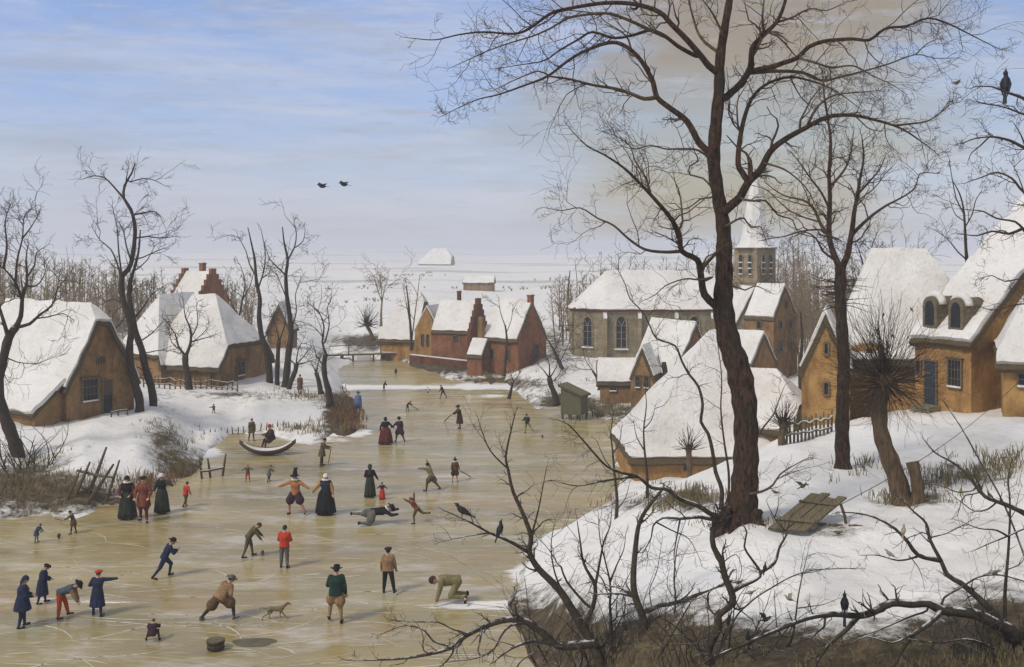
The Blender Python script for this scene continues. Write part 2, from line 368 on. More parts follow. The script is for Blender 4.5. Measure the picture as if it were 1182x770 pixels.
# world: Nishita daylight seen through winter cloud
w = bpy.data.worlds.new('World'); S.world = w; w.use_nodes = True
n = w.node_tree; n.nodes.clear()
SUN_EL, SUN_AZ = R(46), R(232)                    # azimuth clockwise from +Y; light comes from the left and from behind the camera
out = nd(n, 'ShaderNodeOutputWorld'); bg = nd(n, 'ShaderNodeBackground'); n.links.new(bg.outputs[0], out.inputs[0])
sky = nd(n, 'ShaderNodeTexSky', sky_type='NISHITA', sun_disc=False, sun_elevation=SUN_EL, sun_rotation=SUN_AZ)
tc = nd(n, 'ShaderNodeTexCoord'); d = tc.outputs['Generated']
def wmap(scale): 
    mp = nd(n, 'ShaderNodeMapping'); mp.inputs['Scale'].default_value = scale; n.links.new(d, mp.inputs[0]); return mp.outputs[0]
sx = nd(n, 'ShaderNodeSeparateXYZ'); n.links.new(d, sx.inputs[0])
elev = math_(n, 'ADD', sx.outputs['Z'], math_(n, 'MULTIPLY', math_(n, 'SUBTRACT', noi(n, wmap((2, 2, 9)), 2.2, 5, .6), .5), .06))
az = math_(n, 'ADD', sx.outputs['X'], math_(n, 'MULTIPLY', math_(n, 'SUBTRACT', noi(n, wmap((2, 2, 8)), 1.6, 6, .6), .5), .45))
base = ramp(n, elev, [(0., (4.1, 4.15, 5.0)), (.06, (3.4, 3.85, 5.3)), (.14, (2.6, 3.5, 5.8)), (.24, (1.8, 2.9, 5.8)), (.6, (4.4, 4.6, 5.1))])
warm = noi(n, wmap((2.2, 2.2, 7)), 1.7, 7, .6, .5)
pale = noi(n, wmap((1.5, 1.5, 11)), 2.6, 9, .62, .4)
streak = noi(n, wmap((4, 4, 28)), 3.0, 8, .7)
c = mix(n, base, (4.3, 4.4, 5.4), ramp(n, pale, [(.42, 0.), (.62, .65)]))
c = mix(n, c, (2.9, 2.95, 3.6), ramp(n, noi(n, wmap((1.8, 1.8, 13)), 3.7, 8, .6, .3), [(.5, 0.), (.68, .55)]))
azk = ramp(n, az, [(.0, 0.), (.15, .75), (.30, .9), (.40, .25), (.5, .1)])
c = mix(n, c, (2.7, 2.55, 2.1), math_(n, 'MULTIPLY', azk, ramp(n, warm, [(.3, .45), (.5, 1.)])))
lowr = math_(n, 'MULTIPLY', ramp(n, az, [(.03, 0.), (.12, .95), (.31, .95), (.40, 0.)]), math_(n, 'MULTIPLY', ramp(n, elev, [(.0, 1.), (.05, .8), (.10, .15), (.13, .12), (.18, .97)]), ramp(n, noi(n, wmap((2.4, 2.4, 6)), 3.1, 6, .6, .6), [(.3, .45), (.48, 1.)])))
c = mix(n, c, (2.5, 1.65, .6), lowr)
c = mix(n, c, (4.5, 4.5, 5.1), ramp(n, streak, [(.52, 0.), (.70, .5)]))
c = mix(n, c, (2.5, 2.55, 3.0), ramp(n, noi(n, wmap((6, 6, 40)), 4.0, 8, .75), [(.52, 0.), (.72, .5)]))
c = mix(n, c, sky.outputs[0], .22)
n.links.new(c, bg.inputs[0]); bg.inputs[1].default_value = .1
su = bpy.data.lights.new('sun', 'SUN'); su.energy = 1.5; su.angle = R(10); su.color = (1, .925, .81)
so = bpy.data.objects.new('sun', su); COL.objects.link(so)
dirv = Vector((math.sin(SUN_AZ) * math.cos(SUN_EL), math.cos(SUN_AZ) * math.cos(SUN_EL), math.sin(SUN_EL)))
so.rotation_euler = dirv.to_track_quat('Z', 'Y').to_euler()
# haze
hz = MB(); hz.box((0, 1500, 11.5), (9000, 3400, 31))
m = bpy.data.materials.new('haze_air'); m.use_nodes = True; q = m.node_tree; q.nodes.clear()
o_ = q.nodes.new('ShaderNodeOutputMaterial'); pv = q.nodes.new('ShaderNodeVolumePrincipled')
pv.inputs['Color'].default_value = (.80, .84, .90, 1); pv.inputs['Density'].default_value = .0009; pv.inputs['Anisotropy'].default_value = 0.0
q.links.new(pv.outputs[0], o_.inputs['Volume'])
HAZE = hz.build('haze', m); tag(HAZE, kind='stuff')
# camera
cam = bpy.data.cameras.new('camera'); co_ = bpy.data.objects.new('camera', cam); COL.objects.link(co_)
co_.location = (0, 0, CH); co_.rotation_euler = (R(90), 0, 0)
cam.sensor_width = 36; cam.lens = 36 * F / 1182; cam.shift_y = -(385 - HY) / 1182; cam.clip_end = 9000; cam.clip_start = .1
S.camera = co_
S.view_settings.view_transform = 'Standard'; S.view_settings.look = 'None'; S.view_settings.exposure = 0.46; S.view_settings.gamma = 1
S.cycles.use_denoising = True; S.cycles.max_bounces = 5; S.cycles.diffuse_bounces = 3; S.cycles.volume_bounces = 1
S.cycles.use_adaptive_sampling = True
# ================================================================ buildings
def rough_sheet(polys, mat, name, parent, thick, jit, cuts=5, mtx=None, sag=0.0, seed=0, drop=0.0):
    """roof skin: the given plane polygons, finely cut, made uneven and given thickness"""
    bm = bmesh.new()
    vm = {}
    def V(p):
        k = tuple(round(c, 4) for c in p)
        if k not in vm: vm[k] = bm.verts.new(p)
        return vm[k]
    for p in polys: bm.faces.new([V(q) for q in p])
    bmesh.ops.triangulate(bm, faces=bm.faces)
    for _ in range(cuts):
        longest = [e for e in bm.edges if e.calc_length() > .42]
        if not longest: break
        bmesh.ops.subdivide_edges(bm, edges=longest, cuts=1, use_grid_fill=False)
        bmesh.ops.triangulate(bm, faces=[f for f in bm.faces if len(f.verts) > 3])
    bm.normal_update()
    for f in bm.faces:
        if f.normal.z < 0: f.normal_flip()
    bm.normal_update()
    for v in bm.verts:
        p = v.co * .55 + Vector((seed * 7.3, seed * 3.1, 0))
        v.co += v.normal * (noise.noise(p) * jit + noise.noise(p * 3.1) * jit * .5 + noise.noise(p * .45 + Vector((3, 1, 2))) * jit * 1.3) + Vector((0, 0, -drop))
    for v in bm.verts:
        if v.is_boundary: v.co += Vector((noise.noise(v.co * 1.1 + Vector((seed, 5, 0))), noise.noise(v.co * 1.1 + Vector((seed, 0, 5))), noise.noise(v.co * 1.6 + Vector((seed, 0, 9))) * 1.3)) * jit
    r = bmesh.ops.solidify(bm, geom=list(bm.faces), thickness=thick)
    bmesh.ops.recalc_face_normals(bm, faces=bm.faces)
    me = bpy.data.meshes.new(name); bm.to_mesh(me); bm.free()
    me.polygons.foreach_set('use_smooth', [True] * len(me.polygons))
    try: me.set_sharp_from_angle(angle=R(50))
    except Exception: pass
    me.materials.append(mat)
    o = bpy.data.objects.new(name, me); COL.objects.link(o); o.parent = parent
    if mtx is not None: o.matrix_local = mtx
    return o

def roof_polys(L, W, he, hr, h0, h1, ov, og, up=0.0, skew=0.0):
    s = (hr - he) / (W / 2); ye = W / 2 + ov; ze = he - ov * s
    def ypos(z): return (hr - z) / s
    def end(sgn, hip):
        x = sgn * (L / 2 + og)
        if hip is None: return [], Vector((x, skew, hr))
        inn, hh = hip; y = ypos(hh)
        if hh <= ze + .02: return None, Vector((sgn * (L / 2 - inn), 0, hr))
        return [(x, y, hh)], Vector((sgn * (L / 2 - inn), 0, hr))
    out = []; e0, r0 = end(-1, h0); e1, r1 = end(1, h1)
    x0, x1 = -(L / 2 + og), L / 2 + og
    for sg in (-1, 1):
        poly = [Vector((x0, sg * ye, ze)), Vector((x1, sg * ye, ze))]
        if e1: poly.append(Vector((e1[0][0], sg * e1[0][1], e1[0][2])))
        poly += [r1, r0]
        if e0: poly.append(Vector((e0[0][0], sg * e0[0][1], e0[0][2])))
        out.append(poly)
    for (e, r, x, hip) in ((e0, r0, x0, h0), (e1, r1, x1, h1)):
        if hip is None: continue
        y, z = (ye, ze) if e is None else (e[0][1], e[0][2])
        out.append([Vector((x, -y, z)), Vector((x, y, z)), r])
    return [[p + Vector((0, 0, up)) for p in q] for q in out]

def opening(root, mtx, L, W, face, u, z, w, h, kind, frame=FRAMEM):
    """window or door set on a wall: frame proud of the wall, dark pane in it"""
    if face == 'F': o, dx, nn = Vector((-L / 2, -W / 2, 0)), Vector((1, 0, 0)), Vector((0, -1, 0))
    elif face == 'B': o, dx, nn = Vector((L / 2, W / 2, 0)), Vector((-1, 0, 0)), Vector((0, 1, 0))
    elif face == 'R': o, dx, nn = Vector((L / 2, -W / 2, 0)), Vector((0, 1, 0)), Vector((1, 0, 0))
    else: o, dx, nn = Vector((-L / 2, W / 2, 0)), Vector((0, -1, 0)), Vector((-1, 0, 0))
    c = o + dx * u + Vector((0, 0, z)); up = Vector((0, 0, 1))
    rot = Matrix((dx, nn, up)).transposed()
    t = max(.06, w * .09); fr = MB(); pa = MB()
    def bx(mb, du, dz, ww, hh, dn, th): mb.box(c + dx * du + up * dz + nn * dn, (ww, th, hh), rot)
    if kind in ('arch', 'lancet'):
        k = 9; pts = [(-w / 2, -h / 2), (w / 2, -h / 2)]
        hs = h / 2 - (w / 2 if kind == 'arch' else w * .85)
        for i in range(k + 1):
            a = math.pi * i / k
            if kind == 'arch': pts.append((w / 2 * math.cos(a), hs + w / 2 * math.sin(a)))
            else: pts.append((w / 2 * math.cos(a), hs + w * .85 * math.sin(a) ** .8))
        P3 = lambda q, dn: c + dx * q[0] + up * q[1] + nn * dn
        pa.prism([P3(q, -.05) for q in pts], nn * .09)
        ring = pts + [pts[0]]
        for a, b_ in zip(ring[:-1], ring[1:]):
            fr.tube([P3(a, .05), P3(b_, .05)], t, 4)
        if kind == 'lancet':
            fr.tube([P3((0, -h / 2), .06), P3((0, hs), .06)], t * .5, 4)
            for s_ in (-1, 1): fr.tube([P3((0, hs), .06), P3((s_ * w * .3, hs + w * .45), .06)], t * .45, 4)
            for z_ in (-.2, .0, .2): fr.tube([P3((-w / 2, z_ * h), .055), P3((w / 2, z_ * h), .055)], t * .25, 4)
        ob = fr.build('window', STONE if kind == 'lancet' else frame, root); g = pa.build('pane', GLASS, ob)
        ob.matrix_local = mtx
        if kind == 'lancet':
            sl = MB(); sl.box(P3((0, -h / 2 - .05), .1), (w * 1.25, .2, .12), rot); sl.build('snowy_sill', RSNOW, ob)
        return ob
    bx(pa, 0, 0, w, h, .012, .05)
    for s_ in (-1, 1):
        bx(fr, s_ * (w / 2 + t / 2), 0, t, h + 2 * t, .03, .12)
    bx(fr, 0, h / 2 + t / 2, w, t, .03, .118)
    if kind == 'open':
        ob = fr.build('door', frame, root); ob.matrix_local = mtx; pa.build('opening', GLASS, ob)  # dark slab stands in for the shaded room behind the open doorway
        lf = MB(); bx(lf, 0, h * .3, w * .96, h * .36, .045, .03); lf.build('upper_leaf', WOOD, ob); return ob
    if kind == 'door':
        bx(fr, 0, h * .24, w, t * .7, .03, .10)
        ob = fr.build('door', frame, root); ob.matrix_local = mtx
        pa.build('leaf', BLUEDOOR, ob)
        hn = MB(); hn.pill(c + dx * (w * .33) + nn * .05, c + dx * (w * .33) + nn * .1, .03, .03, 6); hn.build('handle', GLASS, ob)
        return ob
    bx(fr, 0, -h / 2 - t / 2, w + t, t, .045, .15)
    if kind == 'win':
        bx(fr, 0, 0, t * .45, h, .03, .07); bx(fr, 0, h * .05, w, t * .45, .03, .068)
    if kind == 'grid':
        for q in (-.25, 0, .25): bx(fr, q * w, 0, t * .3, h, .03, .07)
        for q in (-.2, .15): bx(fr, 0, q * h, w, t * .35, .03, .068)
    ob = fr.build('window', frame, root); ob.matrix_local = mtx; pa.build('pane', GLASS, ob)
    if kind in ('win', 'grid'):
        sl = MB(); q = c - up * (h / 2 + t * .1) + nn * .10; sl.pill(q - dx * w * .5, q + dx * w * .5, .05, .045, 8); sl.build('snowy_sill', RSNOW, ob, True)
        lt_ = MB(); bx(lt_, 0, h / 2 + t * 1.45, w + 4 * t, t * .9, .05, .16); lt_.build('lintel', WOOD, ob)
    return ob

def mass(root, mtx, L, W, he, hr, wallm, h0=None, h1=None, ov=.3, og=.25, ops=(), stepped=(), chim=(), thick=.2, snow=.2, jit=.07, under=THATCH,
         wname='wall', rname='roof', seed=0, nsteps=5, gcol=None):
    """walls + roof + snow cover + openings of one volume, in the frame mtx under root"""
    s = (hr - he) / (W / 2)
    wl = MB(); b = -1.2
    x0, x1, y = -L / 2, L / 2, W / 2
    wl.prism([(x0, -y, b), (x0, y, b), (x0, y, he - .02), (x0, -y, he - .02)], (L, 0, 0))
    for sg, hip in ((-1, h0), (1, h1)):
        x = sg * L / 2
        if hip is None: top = [(x, 0, hr - .03)]
        elif hip[1] > he + .05:
            yy = (hr - hip[1]) / s; top = [(x, yy, hip[1] - .04), (x, -yy, hip[1] - .04)]
        else: continue
        wl.prism([(x, -y, he - .015), (x, y, he - .015)] + top, (-sg * .22, 0, 0))
    wall = wl.build(wname, wallm, root); wall.matrix_local = mtx
    polys = roof_polys(L, W, he, hr, h0, h1, ov, og)
    rf = rough_sheet(polys, under, rname, root, thick, jit, mtx=mtx, seed=seed, drop=-.02)
    if snow:
        p2 = roof_polys(L, W, he, hr, h0, h1, ov - .06, og - .07, up=.09 + snow * .75)
        sc = rough_sheet(p2, RSNOW, 'snow_cover', rf, snow, jit, seed=seed)
    for sg in stepped:
        st = MB(); x = sg * (L / 2 + .12); k = nsteps; hw = W / 2 + .15; dz = (hr - he + .75) / k
        for i in range(k):
            ww = hw * (1 - i / k) * 2
            st.box((x, 0, he - .25 + dz * (i + .5)), (.34, max(ww, .35), dz + .002))
        st.box((x, 0, (he - .25 - 1.2) / 2), (.34, W + .3, he - .25 + 1.2))
        g_ = st.build('stepped_gable', gcol or wallm, root); g_.matrix_local = mtx
    for (cx, cy, hh, ww) in chim:
        ch = MB(); z0 = hr - abs(cy) * s - .5
        ch.box((cx, cy, (z0 + hh) / 2), (ww, ww, hh - z0)); ch.box((cx, cy, hh + .04), (ww * 1.2, ww * 1.2, .1))
        c_ = ch.build('chimney', gcol or wallm, rf)
        sn = MB(); sn.ell((cx, cy, hh + .12), (ww * .55, ww * .55, .09), 10, 6); sn.build('snow_cap', RSNOW, c_, True)
    for op in ops: opening(root, mtx, L, W, *op)
    return rf

def frame_at(anchor_px, Y, heading, L, W, anchor, zg=None):
    """world origin of a footprint whose corner `anchor` (fractions of half sizes) stands at photo column x and distance Y"""
    x = (anchor_px - CX) / F * Y; a = R(heading)
    lx, ly = anchor[0] * L / 2, anchor[1] * W / 2
    ox = x - (lx * math.cos(a) - ly * math.sin(a)); oy = Y - (lx * math.sin(a) + ly * math.cos(a))
    z = H(ox, oy) if zg is None else zg
    return Vector((ox, oy, z)), a
def house(name, label, cat, px, Y, heading, L, W, he, hr, wallm, anchor=(1, -1), zg=None, **kw):
    o, a = frame_at(px, Y, heading, L, W, anchor, zg)
    root = empty(name, o, a); tag(root, label, cat)
    root['L'] = L
    mass(root, Matrix(), L, W, he, hr, wallm, **kw)
    return root
def wing(root, px, Y, heading, L, W, he, hr, wallm, anchor=(1, -1), zg=None, **kw):
    o, a = frame_at(px, Y, heading, L, W, anchor, zg if zg is not None else root.location.z)
    M1 = Matrix.Translation(root.location) @ Matrix.Rotation(root.rotation_euler.z, 4, 'Z')
    M2 = Matrix.Translation(o) @ Matrix.Rotation(a, 4, 'Z')
    mass(root, M1.inverted() @ M2, L, W, he, hr, wallm, **kw)

# --- left bank
h1 = house('thatched_cottage', 'brown cottage at the left edge with open doorway under a steep snowy gable', 'cottage', 77, 55.2, -35, 9.5, 4.1, 2.35, 6.2, BROWNW,
      zg=1.5, h1=(1.0, 5.3), ov=.3, og=.25, jit=.09, seed=1,
      ops=[('R', 1.35, 1.75, .85, 1.15, 'grid'), ('R', 2.4, 1.1, .55, 2.1, 'open'), ('R', 1.85, 3.3, .1, .28, 'plain'), ('R', 2.15, 3.3, .1, .28, 'plain')])
# lean-to along the left side of the cottage
lt = MB(); yl = -4.1 / 2
lt.prism([(-4.2, yl - .004, -1), (-4.2, yl - 1.6, -1), (-4.2, yl - 1.6, .9), (-4.2, yl - .004, 2.2)], (8.6, 0, 0)); lt.build('lean_to_wall', BROWNW, h1)
lp = [[Vector((-4.5, yl - 1.95, .78)), Vector((4.75, yl - 1.95, .78)), Vector((4.75, yl - .1, 2.38)), Vector((-4.5, yl - .1, 2.38))]]
lr = rough_sheet(lp, THATCH, 'lean_to_roof', h1, .16, .03, seed=5)
rough_sheet([[p + Vector((0, 0, .18)) for p in lp[0]]], RSNOW, 'snow_cover', lr, .2, .08, seed=6)
h2 = house('thatched_cottage', 'low brown cottage with a tall grey snowy thatch arched over its end window', 'cottage', 252, 71.5, -20, 5.4, 6.2, 2.0, 6.4, BROWNW,
      zg=1.0, h0=(.9, 2.7), h1=(2.5, 3.0), ov=.4, og=.3, jit=.1, seed=2,
      ops=[('R', 2.6, 1.35, .8, .95, 'win'), ('F', 4.9, 1.0, .1, 1.3, 'plain')])
wing(h2, 186, 72.5, 62, 5.2, 4.6, 2.0, 6.35, BROWNW, anchor=(-1, -1), h0=(2.0, 2.2), h1=None, wname='wing_wall', rname='wing_roof', seed=8, jit=.09)
house('brick_house', 'red brick house with stepped gable behind the left bank cottages', 'house', 228, 95, -33, 3.6, 3.3, 3.9, 6.2, BRICK, zg=2.3, ov=.15, og=.0, jit=.04,
      stepped=(1, -1), nsteps=6, chim=[(.2, .3, 7.1, .45)], seed=3, ops=[('F', 2.0, 3.2, .4, .5, 'plain'), ('R', 1.6, 4.2, .35, .5, 'plain')])
house('wooden_barn', 'small brown gabled barn half hidden by the bare trunks', 'barn', 322, 92, 92, 3.2, 2.1, 1.7, 3.9, BROWNW, anchor=(-1, 0), ov=.2, og=.2, snow=.1, seed=4)
# --- far hamlet across the river
house('farmhouse', 'far ochre farmhouse under a tall white hipped roof at the left of its hamlet', 'house', 481, 100, -14, 3.7, 4.4, 1.6, 5.6, OCHRE, zg=.8, h0=(2.0, 1.9), h1=(.4, 4.6), ov=.35, jit=.07, seed=11)
house('gabled_house', 'narrow yellow house with pointed gable and two slit windows facing the river', 'house', 492, 97, 68, 3.0, 2.4, 2.5, 4.5, OCHRE, anchor=(-1, 0), zg=.8, ov=.12, og=.0, jit=.04, seed=12,
      stepped=(), ops=[('L', .8, 1.5, .16, 1.0, 'plain'), ('L', 1.35, 1.5, .16, 1.0, 'plain')])
house('step_gabled_house', 'house with dark stepped gable between the yellow gable and the brick house', 'house', 541, 94, -28, 4.0, 3.0, 2.5, 5.0, BRICK, zg=.8, ov=.15, og=.0, jit=.04, seed=13, stepped=(1,), nsteps=6, gcol=DARKBRICK,
      chim=[(-.2, .5, 6.0, .3)], ops=[('F', 2.6, 1.9, .35, .4, 'plain')])
hd = house('brick_house', 'red brown brick house nearest the river with a dark gable and tall chimney stack', 'house', 598, 86, -33, 3.6, 4.5, 2.9, 5.9, BRICK, zg=.5, ov=.25, og=.02, jit=.05, seed=14,
      chim=[(1.62, 0, 6.35, .42)], ops=[('R', 2.8, 1.6, .6, 1.1, 'plain'), ('F', 1.0, 1.5, .3, .8, 'plain'), ('F', 2.6, 1.5, .25, .9, 'plain')])
wing(hd, 556, 86.5, -33, 1.5, 1.6, 1.35, 2.6, BRICK, zg=.5, ov=.12, og=.05, jit=.03, wname='lean_to_wall', rname='lean_to_roof', seed=15)
st = MB(); st.box((-1.75, -2.45, 1.9), (.45, .42, 5.4)); st.build('chimney_stack', BROWNW, hd)
gw = MB(); 
a_, b__ = ON(474, 97), ON(541, 91.5); d_ = (b__ - a_); l_ = d_.length; g_r = empty('garden_wall', a_, math.atan2(d_.y, d_.x)); tag(g_r, 'low dark red brick wall in front of the hamlet houses', 'wall')
gw.box((l_ / 2, 0, .15), (l_, .3, 1.3)); gw.build('brickwork', DARKBRICK, g_r)
gs = MB(); gs.box((l_ / 2, 0, .84), (l_, .36, .07)); gs.build('snow_cover', RSNOW, g_r)
house('gabled_house', 'long white snowed roof of a farm far out on the misty plain', 'house', 520, 520, -6, 16, 12, 2.0, 9.0, OCHRE, zg=1.0, h0=(6, 3), h1=(3, 5), ov=.8, jit=.12, seed=16)
house('gabled_house', 'low tan farm building on the plain straight behind the hamlet roofs', 'house', 552, 225, -4, 6.5, 4, 1.3, 2.6, BROWNW, anchor=(0, -1), zg=2.0, ov=.3, snow=.06, seed=17)
# --- village right of the river
house('gabled_house', 'tiny low house with one square window left of the brick chapel house', 'house', 735, 71, -6, 2.5, 2.4, 1.15, 2.5, BROWNW, zg=.6, ov=.2, jit=.05, seed=21, ops=[('F', .9, .75, .4, .4, 'win')])
he_ = house('gabled_house', 'small brick house with steep snowy roof and two wings between church and thatched hut', 'house', 781, 70, -50, 4.1, 4.0, 1.9, 5.1, BRICK, zg=.6, ov=.25, og=.05, jit=.06, seed=22,
      ops=[('R', 2.0, 3.6, .3, .45, 'plain'), ('R', 2.6, 3.6, .3, .45, 'plain'), ('F', 2.0, 1.2, .5, 1.2, 'door')])
wing(he_, 741, 69.5, 68, 2.2, 1.55, 1.7, 3.6, BROWNW, anchor=(-1, 0), ov=.1, og=.02, jit=.03, wname='wing_wall', rname='wing_roof', seed=23, ops=[('L', .5, 1.35, .28, .7, 'win'), ('L', 1.1, 1.35, .28, .7, 'win')])
house('gabled_house', 'tall town house with twin gable windows right of the church tower', 'house', 893, 74, -40, 2.3, 3.9, 4.4, 6.6, BROWNW, zg=1.5, ov=.12, og=.02, jit=.04, seed=24,
      ops=[('R', 1.0, 3.9, .35, .5, 'plain'), ('R', 2.6, 3.9, .35, .5, 'plain'), ('R', 1.0, 2.3, .4, .6, 'plain'), ('R', 2.6, 2.3, .4, .6, 'plain'), ('R', 1.95, 5.3, .25, .4, 'plain'), ('F', 1.2, 3.9, .3, .5, 'plain')])
house('gabled_house', 'little house with a dark pointed gable under the church tower', 'house', 868, 62, -48, 2.4, 2.6, 2.6, 4.4, BROWNW, zg=1.3, ov=.12, og=.02, jit=.05, seed=25)
house('snowy_hut', 'big tent shaped hut with snow covered thatch and ochre wall behind the great tree', 'hut', 732, 47.2, 2, 6.2, 6.4, 1.4, 6.4, OCHRE, anchor=(-1, -1), zg=.25, h0=(4.2, .8), h1=(1.1, .8), ov=.3, og=.3, jit=.085, seed=26,
      ops=[('F', 2.4, .75, .22, .26, 'plain')])
house('snowy_hut', 'white roofed hut just right of the great tree behind the brow', 'hut', 915, 47, -28, 2.8, 4.6, 1.2, 3.4, OCHRE, zg=1.5, ov=.3, og=.2, jit=.1, seed=27, h1=(1.3, 2.0))

# --- right bank farm
r1 = house('ochre_farmhouse', 'large ochre farmhouse at the right with blue door and two arched dormers', 'house', 1121, 40.8, -64, 2.8, 13.5, 3.0, 8.7, OCHRE, zg=4.4, ov=.3, og=.12, jit=.1, seed=31,
      ops=[('F', .85, .95, .55, 1.95, 'door'), ('F', 2.05, 1.55, .6, 1.05, 'grid'), ('F', .22, 1.65, .22, .45, 'plain')])
for u in (-.75, .55):
    ys = -13.5 / 2
    dm = MB(); pts = []
    for i in range(9):
        a = math.pi * i / 8; pts.append((u + .36 * math.cos(a), ys + .12, 3.55 + .62 + .4 * math.sin(a)))
    dm.prism([(u + .36, ys + .12, 3.0), *pts, (u - .36, ys + .12, 3.0)], (0, 1.3, 0)); d_o = dm.build('dormer', FRAMEM, r1)
    pn = MB(); pn.prism([(u + (p[0] - u) * .62, ys + .10, 3.3 + (p[2] - 3.3) * .86) for p in [(u + .36, 0, 3.4), *pts, (u - .36, 0, 3.4)]], (0, .05, 0)); pn.build('pane', GLASS, d_o)
    sc = MB(); sc.tube([Vector((p[0], ys + .45, p[2] + .07)) for p in pts], .17, 8); sc.build('snow_cap', RSNOW, d_o, True)
stp = MB(); stp.box((-.55, -6.75 - .35, .0), (.95, .65, .3)); stp.build('doorstep', STONE, r1)
r2 = house('thatched_farmhouse', 'tall snow thatched farmhouse with arched wall behind the pollard willow', 'house', 1098, 43.5, -16, 4.6, 6.0, 2.35, 6.6, OCHRE, zg=4.1, h0=(1.6, 2.2), h1=(.7, 5.2), ov=.35, og=.3, jit=.12, seed=32,
      ops=[('F', 1.9, 1.2, .3, .4, 'plain')])
eb = MB(); ebp = [(-.95 + .95 * math.cos(math.pi * i / 10), -3.02, 2.15 + .62 * math.sin(math.pi * i / 10)) for i in range(11)]
eb.prism(ebp, (0, 1.3, 0)); ebo = eb.build('eyebrow_gable', OCHRE, r2)
er = MB(); er.tube([Vector((p[0], -3.1 + .3, p[2] + .1)) for p in ebp], .19, 8); er.build('snow_cap', RSNOW, ebo, True)
eh = MB(); eh.box((-.95, -3.04, 2.45), (.25, .1, .2)); eh.build('hatch', GLASS, ebo)
house('gabled_house', 'narrow ochre gabled house beside the second tree trunk', 'house', 953, 41.5, 72, 3.4, 1.85, 2.1, 4.3, OCHRE, anchor=(-1, 0), zg=4.05, ov=.15, og=.04, jit=.05, seed=33,
      ops=[('L', .95, 2.9, .1, .4, 'plain'), ('L', .95, 1.3, .14, .45, 'plain')])
house('gabled_house', 'ochre outbuilding with blue window cut by the right picture edge', 'house', 1158, 38.2, -24, 7, 5.0, 2.45, 5.0, OCHRE, anchor=(-1, -1), zg=4.4, h0=(1.1, 2.6), ov=.35, og=.3, jit=.08, seed=34,
      ops=[('F', .75, 1.75, .5, .45, 'win')])

# --- church
def church():
    Yc = 92.0; zg = 1.0
    p0 = PX(697, 0, Yc); root = empty('church', (p0.x, Yc, zg), 0); tag(root, 'grey stone church nave with lancet windows and a white hipped roof', 'church')
    L, W, he, hr = 14.5, 6.0, 4.45, 7.8
    I = Matrix.Translation((L / 2, W / 2, 0)); ax = -2.7
    wl = MB(); fp = [(0, 0), (L, 0), (L, W), (0, W), (ax, W * .72), (ax, W * .28)]
    wl.prism([(x, y, -1.2) for x, y in fp], (0, 0, 1.2 + he)); wl.build('wall', STONE, root)
    o = .28; e = [(-.1, -o), (L + o, -o), (L + o, W + o), (-.1, W + o), (ax - o, W * .72 + .15), (ax - o, W * .28 - .15)]
    ze = he - .05; E = [Vector((x, y, ze)) for x, y in e]; r0, r1 = Vector((.5, W / 2, hr)), Vector((L - 5.3, W / 2, hr)); 
    polys = [[E[0], E[1], r1, r0], [E[2], E[3], r0, r1], [E[1], E[2], r1], [E[3], E[4], r0], [E[4], E[5], r0], [E[5], E[0], r0]]
    rf = rough_sheet(polys, DARKBRICK, 'roof', root, .16, .03, seed=41)
    rough_sheet([[p + Vector((0, 0, .1)) for p in q] for q in polys], RSNOW, 'snow_cover', rf, .12, .05, seed=42)
    for x in (1.55, 4.75, 8.0, 11.2): opening(root, I, L, W, 'F', x, 2.45, 1.0, 2.9, 'lancet')
    bt = []
    for x in (.1, 3.15, 6.4, 9.6, 12.8): bt.append((x, -.22, 0))
    for (x, y, a) in bt:
        b = MB(); b.box((x, y, 1.2), (.3, .5, 4.9)); b.prism([(x - .15, y - .25, 3.65), (x - .15, y + .25, 3.65), (x - .15, y + .25, 4.2)], (.3, 0, 0)); bo = b.build('buttress', TSTONE, root)
        s_ = MB(); s_.prism([(x - .16, y - .27, 3.68), (x - .16, y + .2, 4.22), (x - .16, y + .2, 4.3), (x - .16, y - .27, 3.76)], (.32, 0, 0)); s_.build('snow_cap', RSNOW, bo)
    # apse windows (on the two slanting faces)
    for (a, b) in (((ax, W * .28), (0, 0)), ((ax, W * .72), (ax, W * .28))):
        A, B = Vector((*a, 0)), Vector((*b, 0)); dd = B - A; l = dd.length; ang = math.atan2(dd.y, dd.x)
        Mx = Matrix.Translation(A) @ Matrix.Rotation(ang, 4, 'Z') @ Matrix.Translation((l / 2, .5, 0))
        opening(root, Mx, l, 1.0, 'F', l / 2, 2.45, .95, 2.7, 'lancet')
        bb = MB(); bb.tube([A + Vector((0, 0, -1)), A + Vector((0, 0, he - .3))], .16, 4); bb.build('buttress', TSTONE, root)
    # transept with its gable to the viewer
    mass(root, Matrix.Translation((12.6, -.3, 0)) @ Matrix.Rotation(R(90), 4, 'Z'), 5.6, 3.4, 3.2, 6.4, STONE, ov=.15, og=.05, jit=.03, snow=.14, wname='transept_wall', rname='transept_roof', seed=43,
         ops=[('L', 1.7, 2.1, 1.3, 2.4, 'lancet')])
    return root
church()
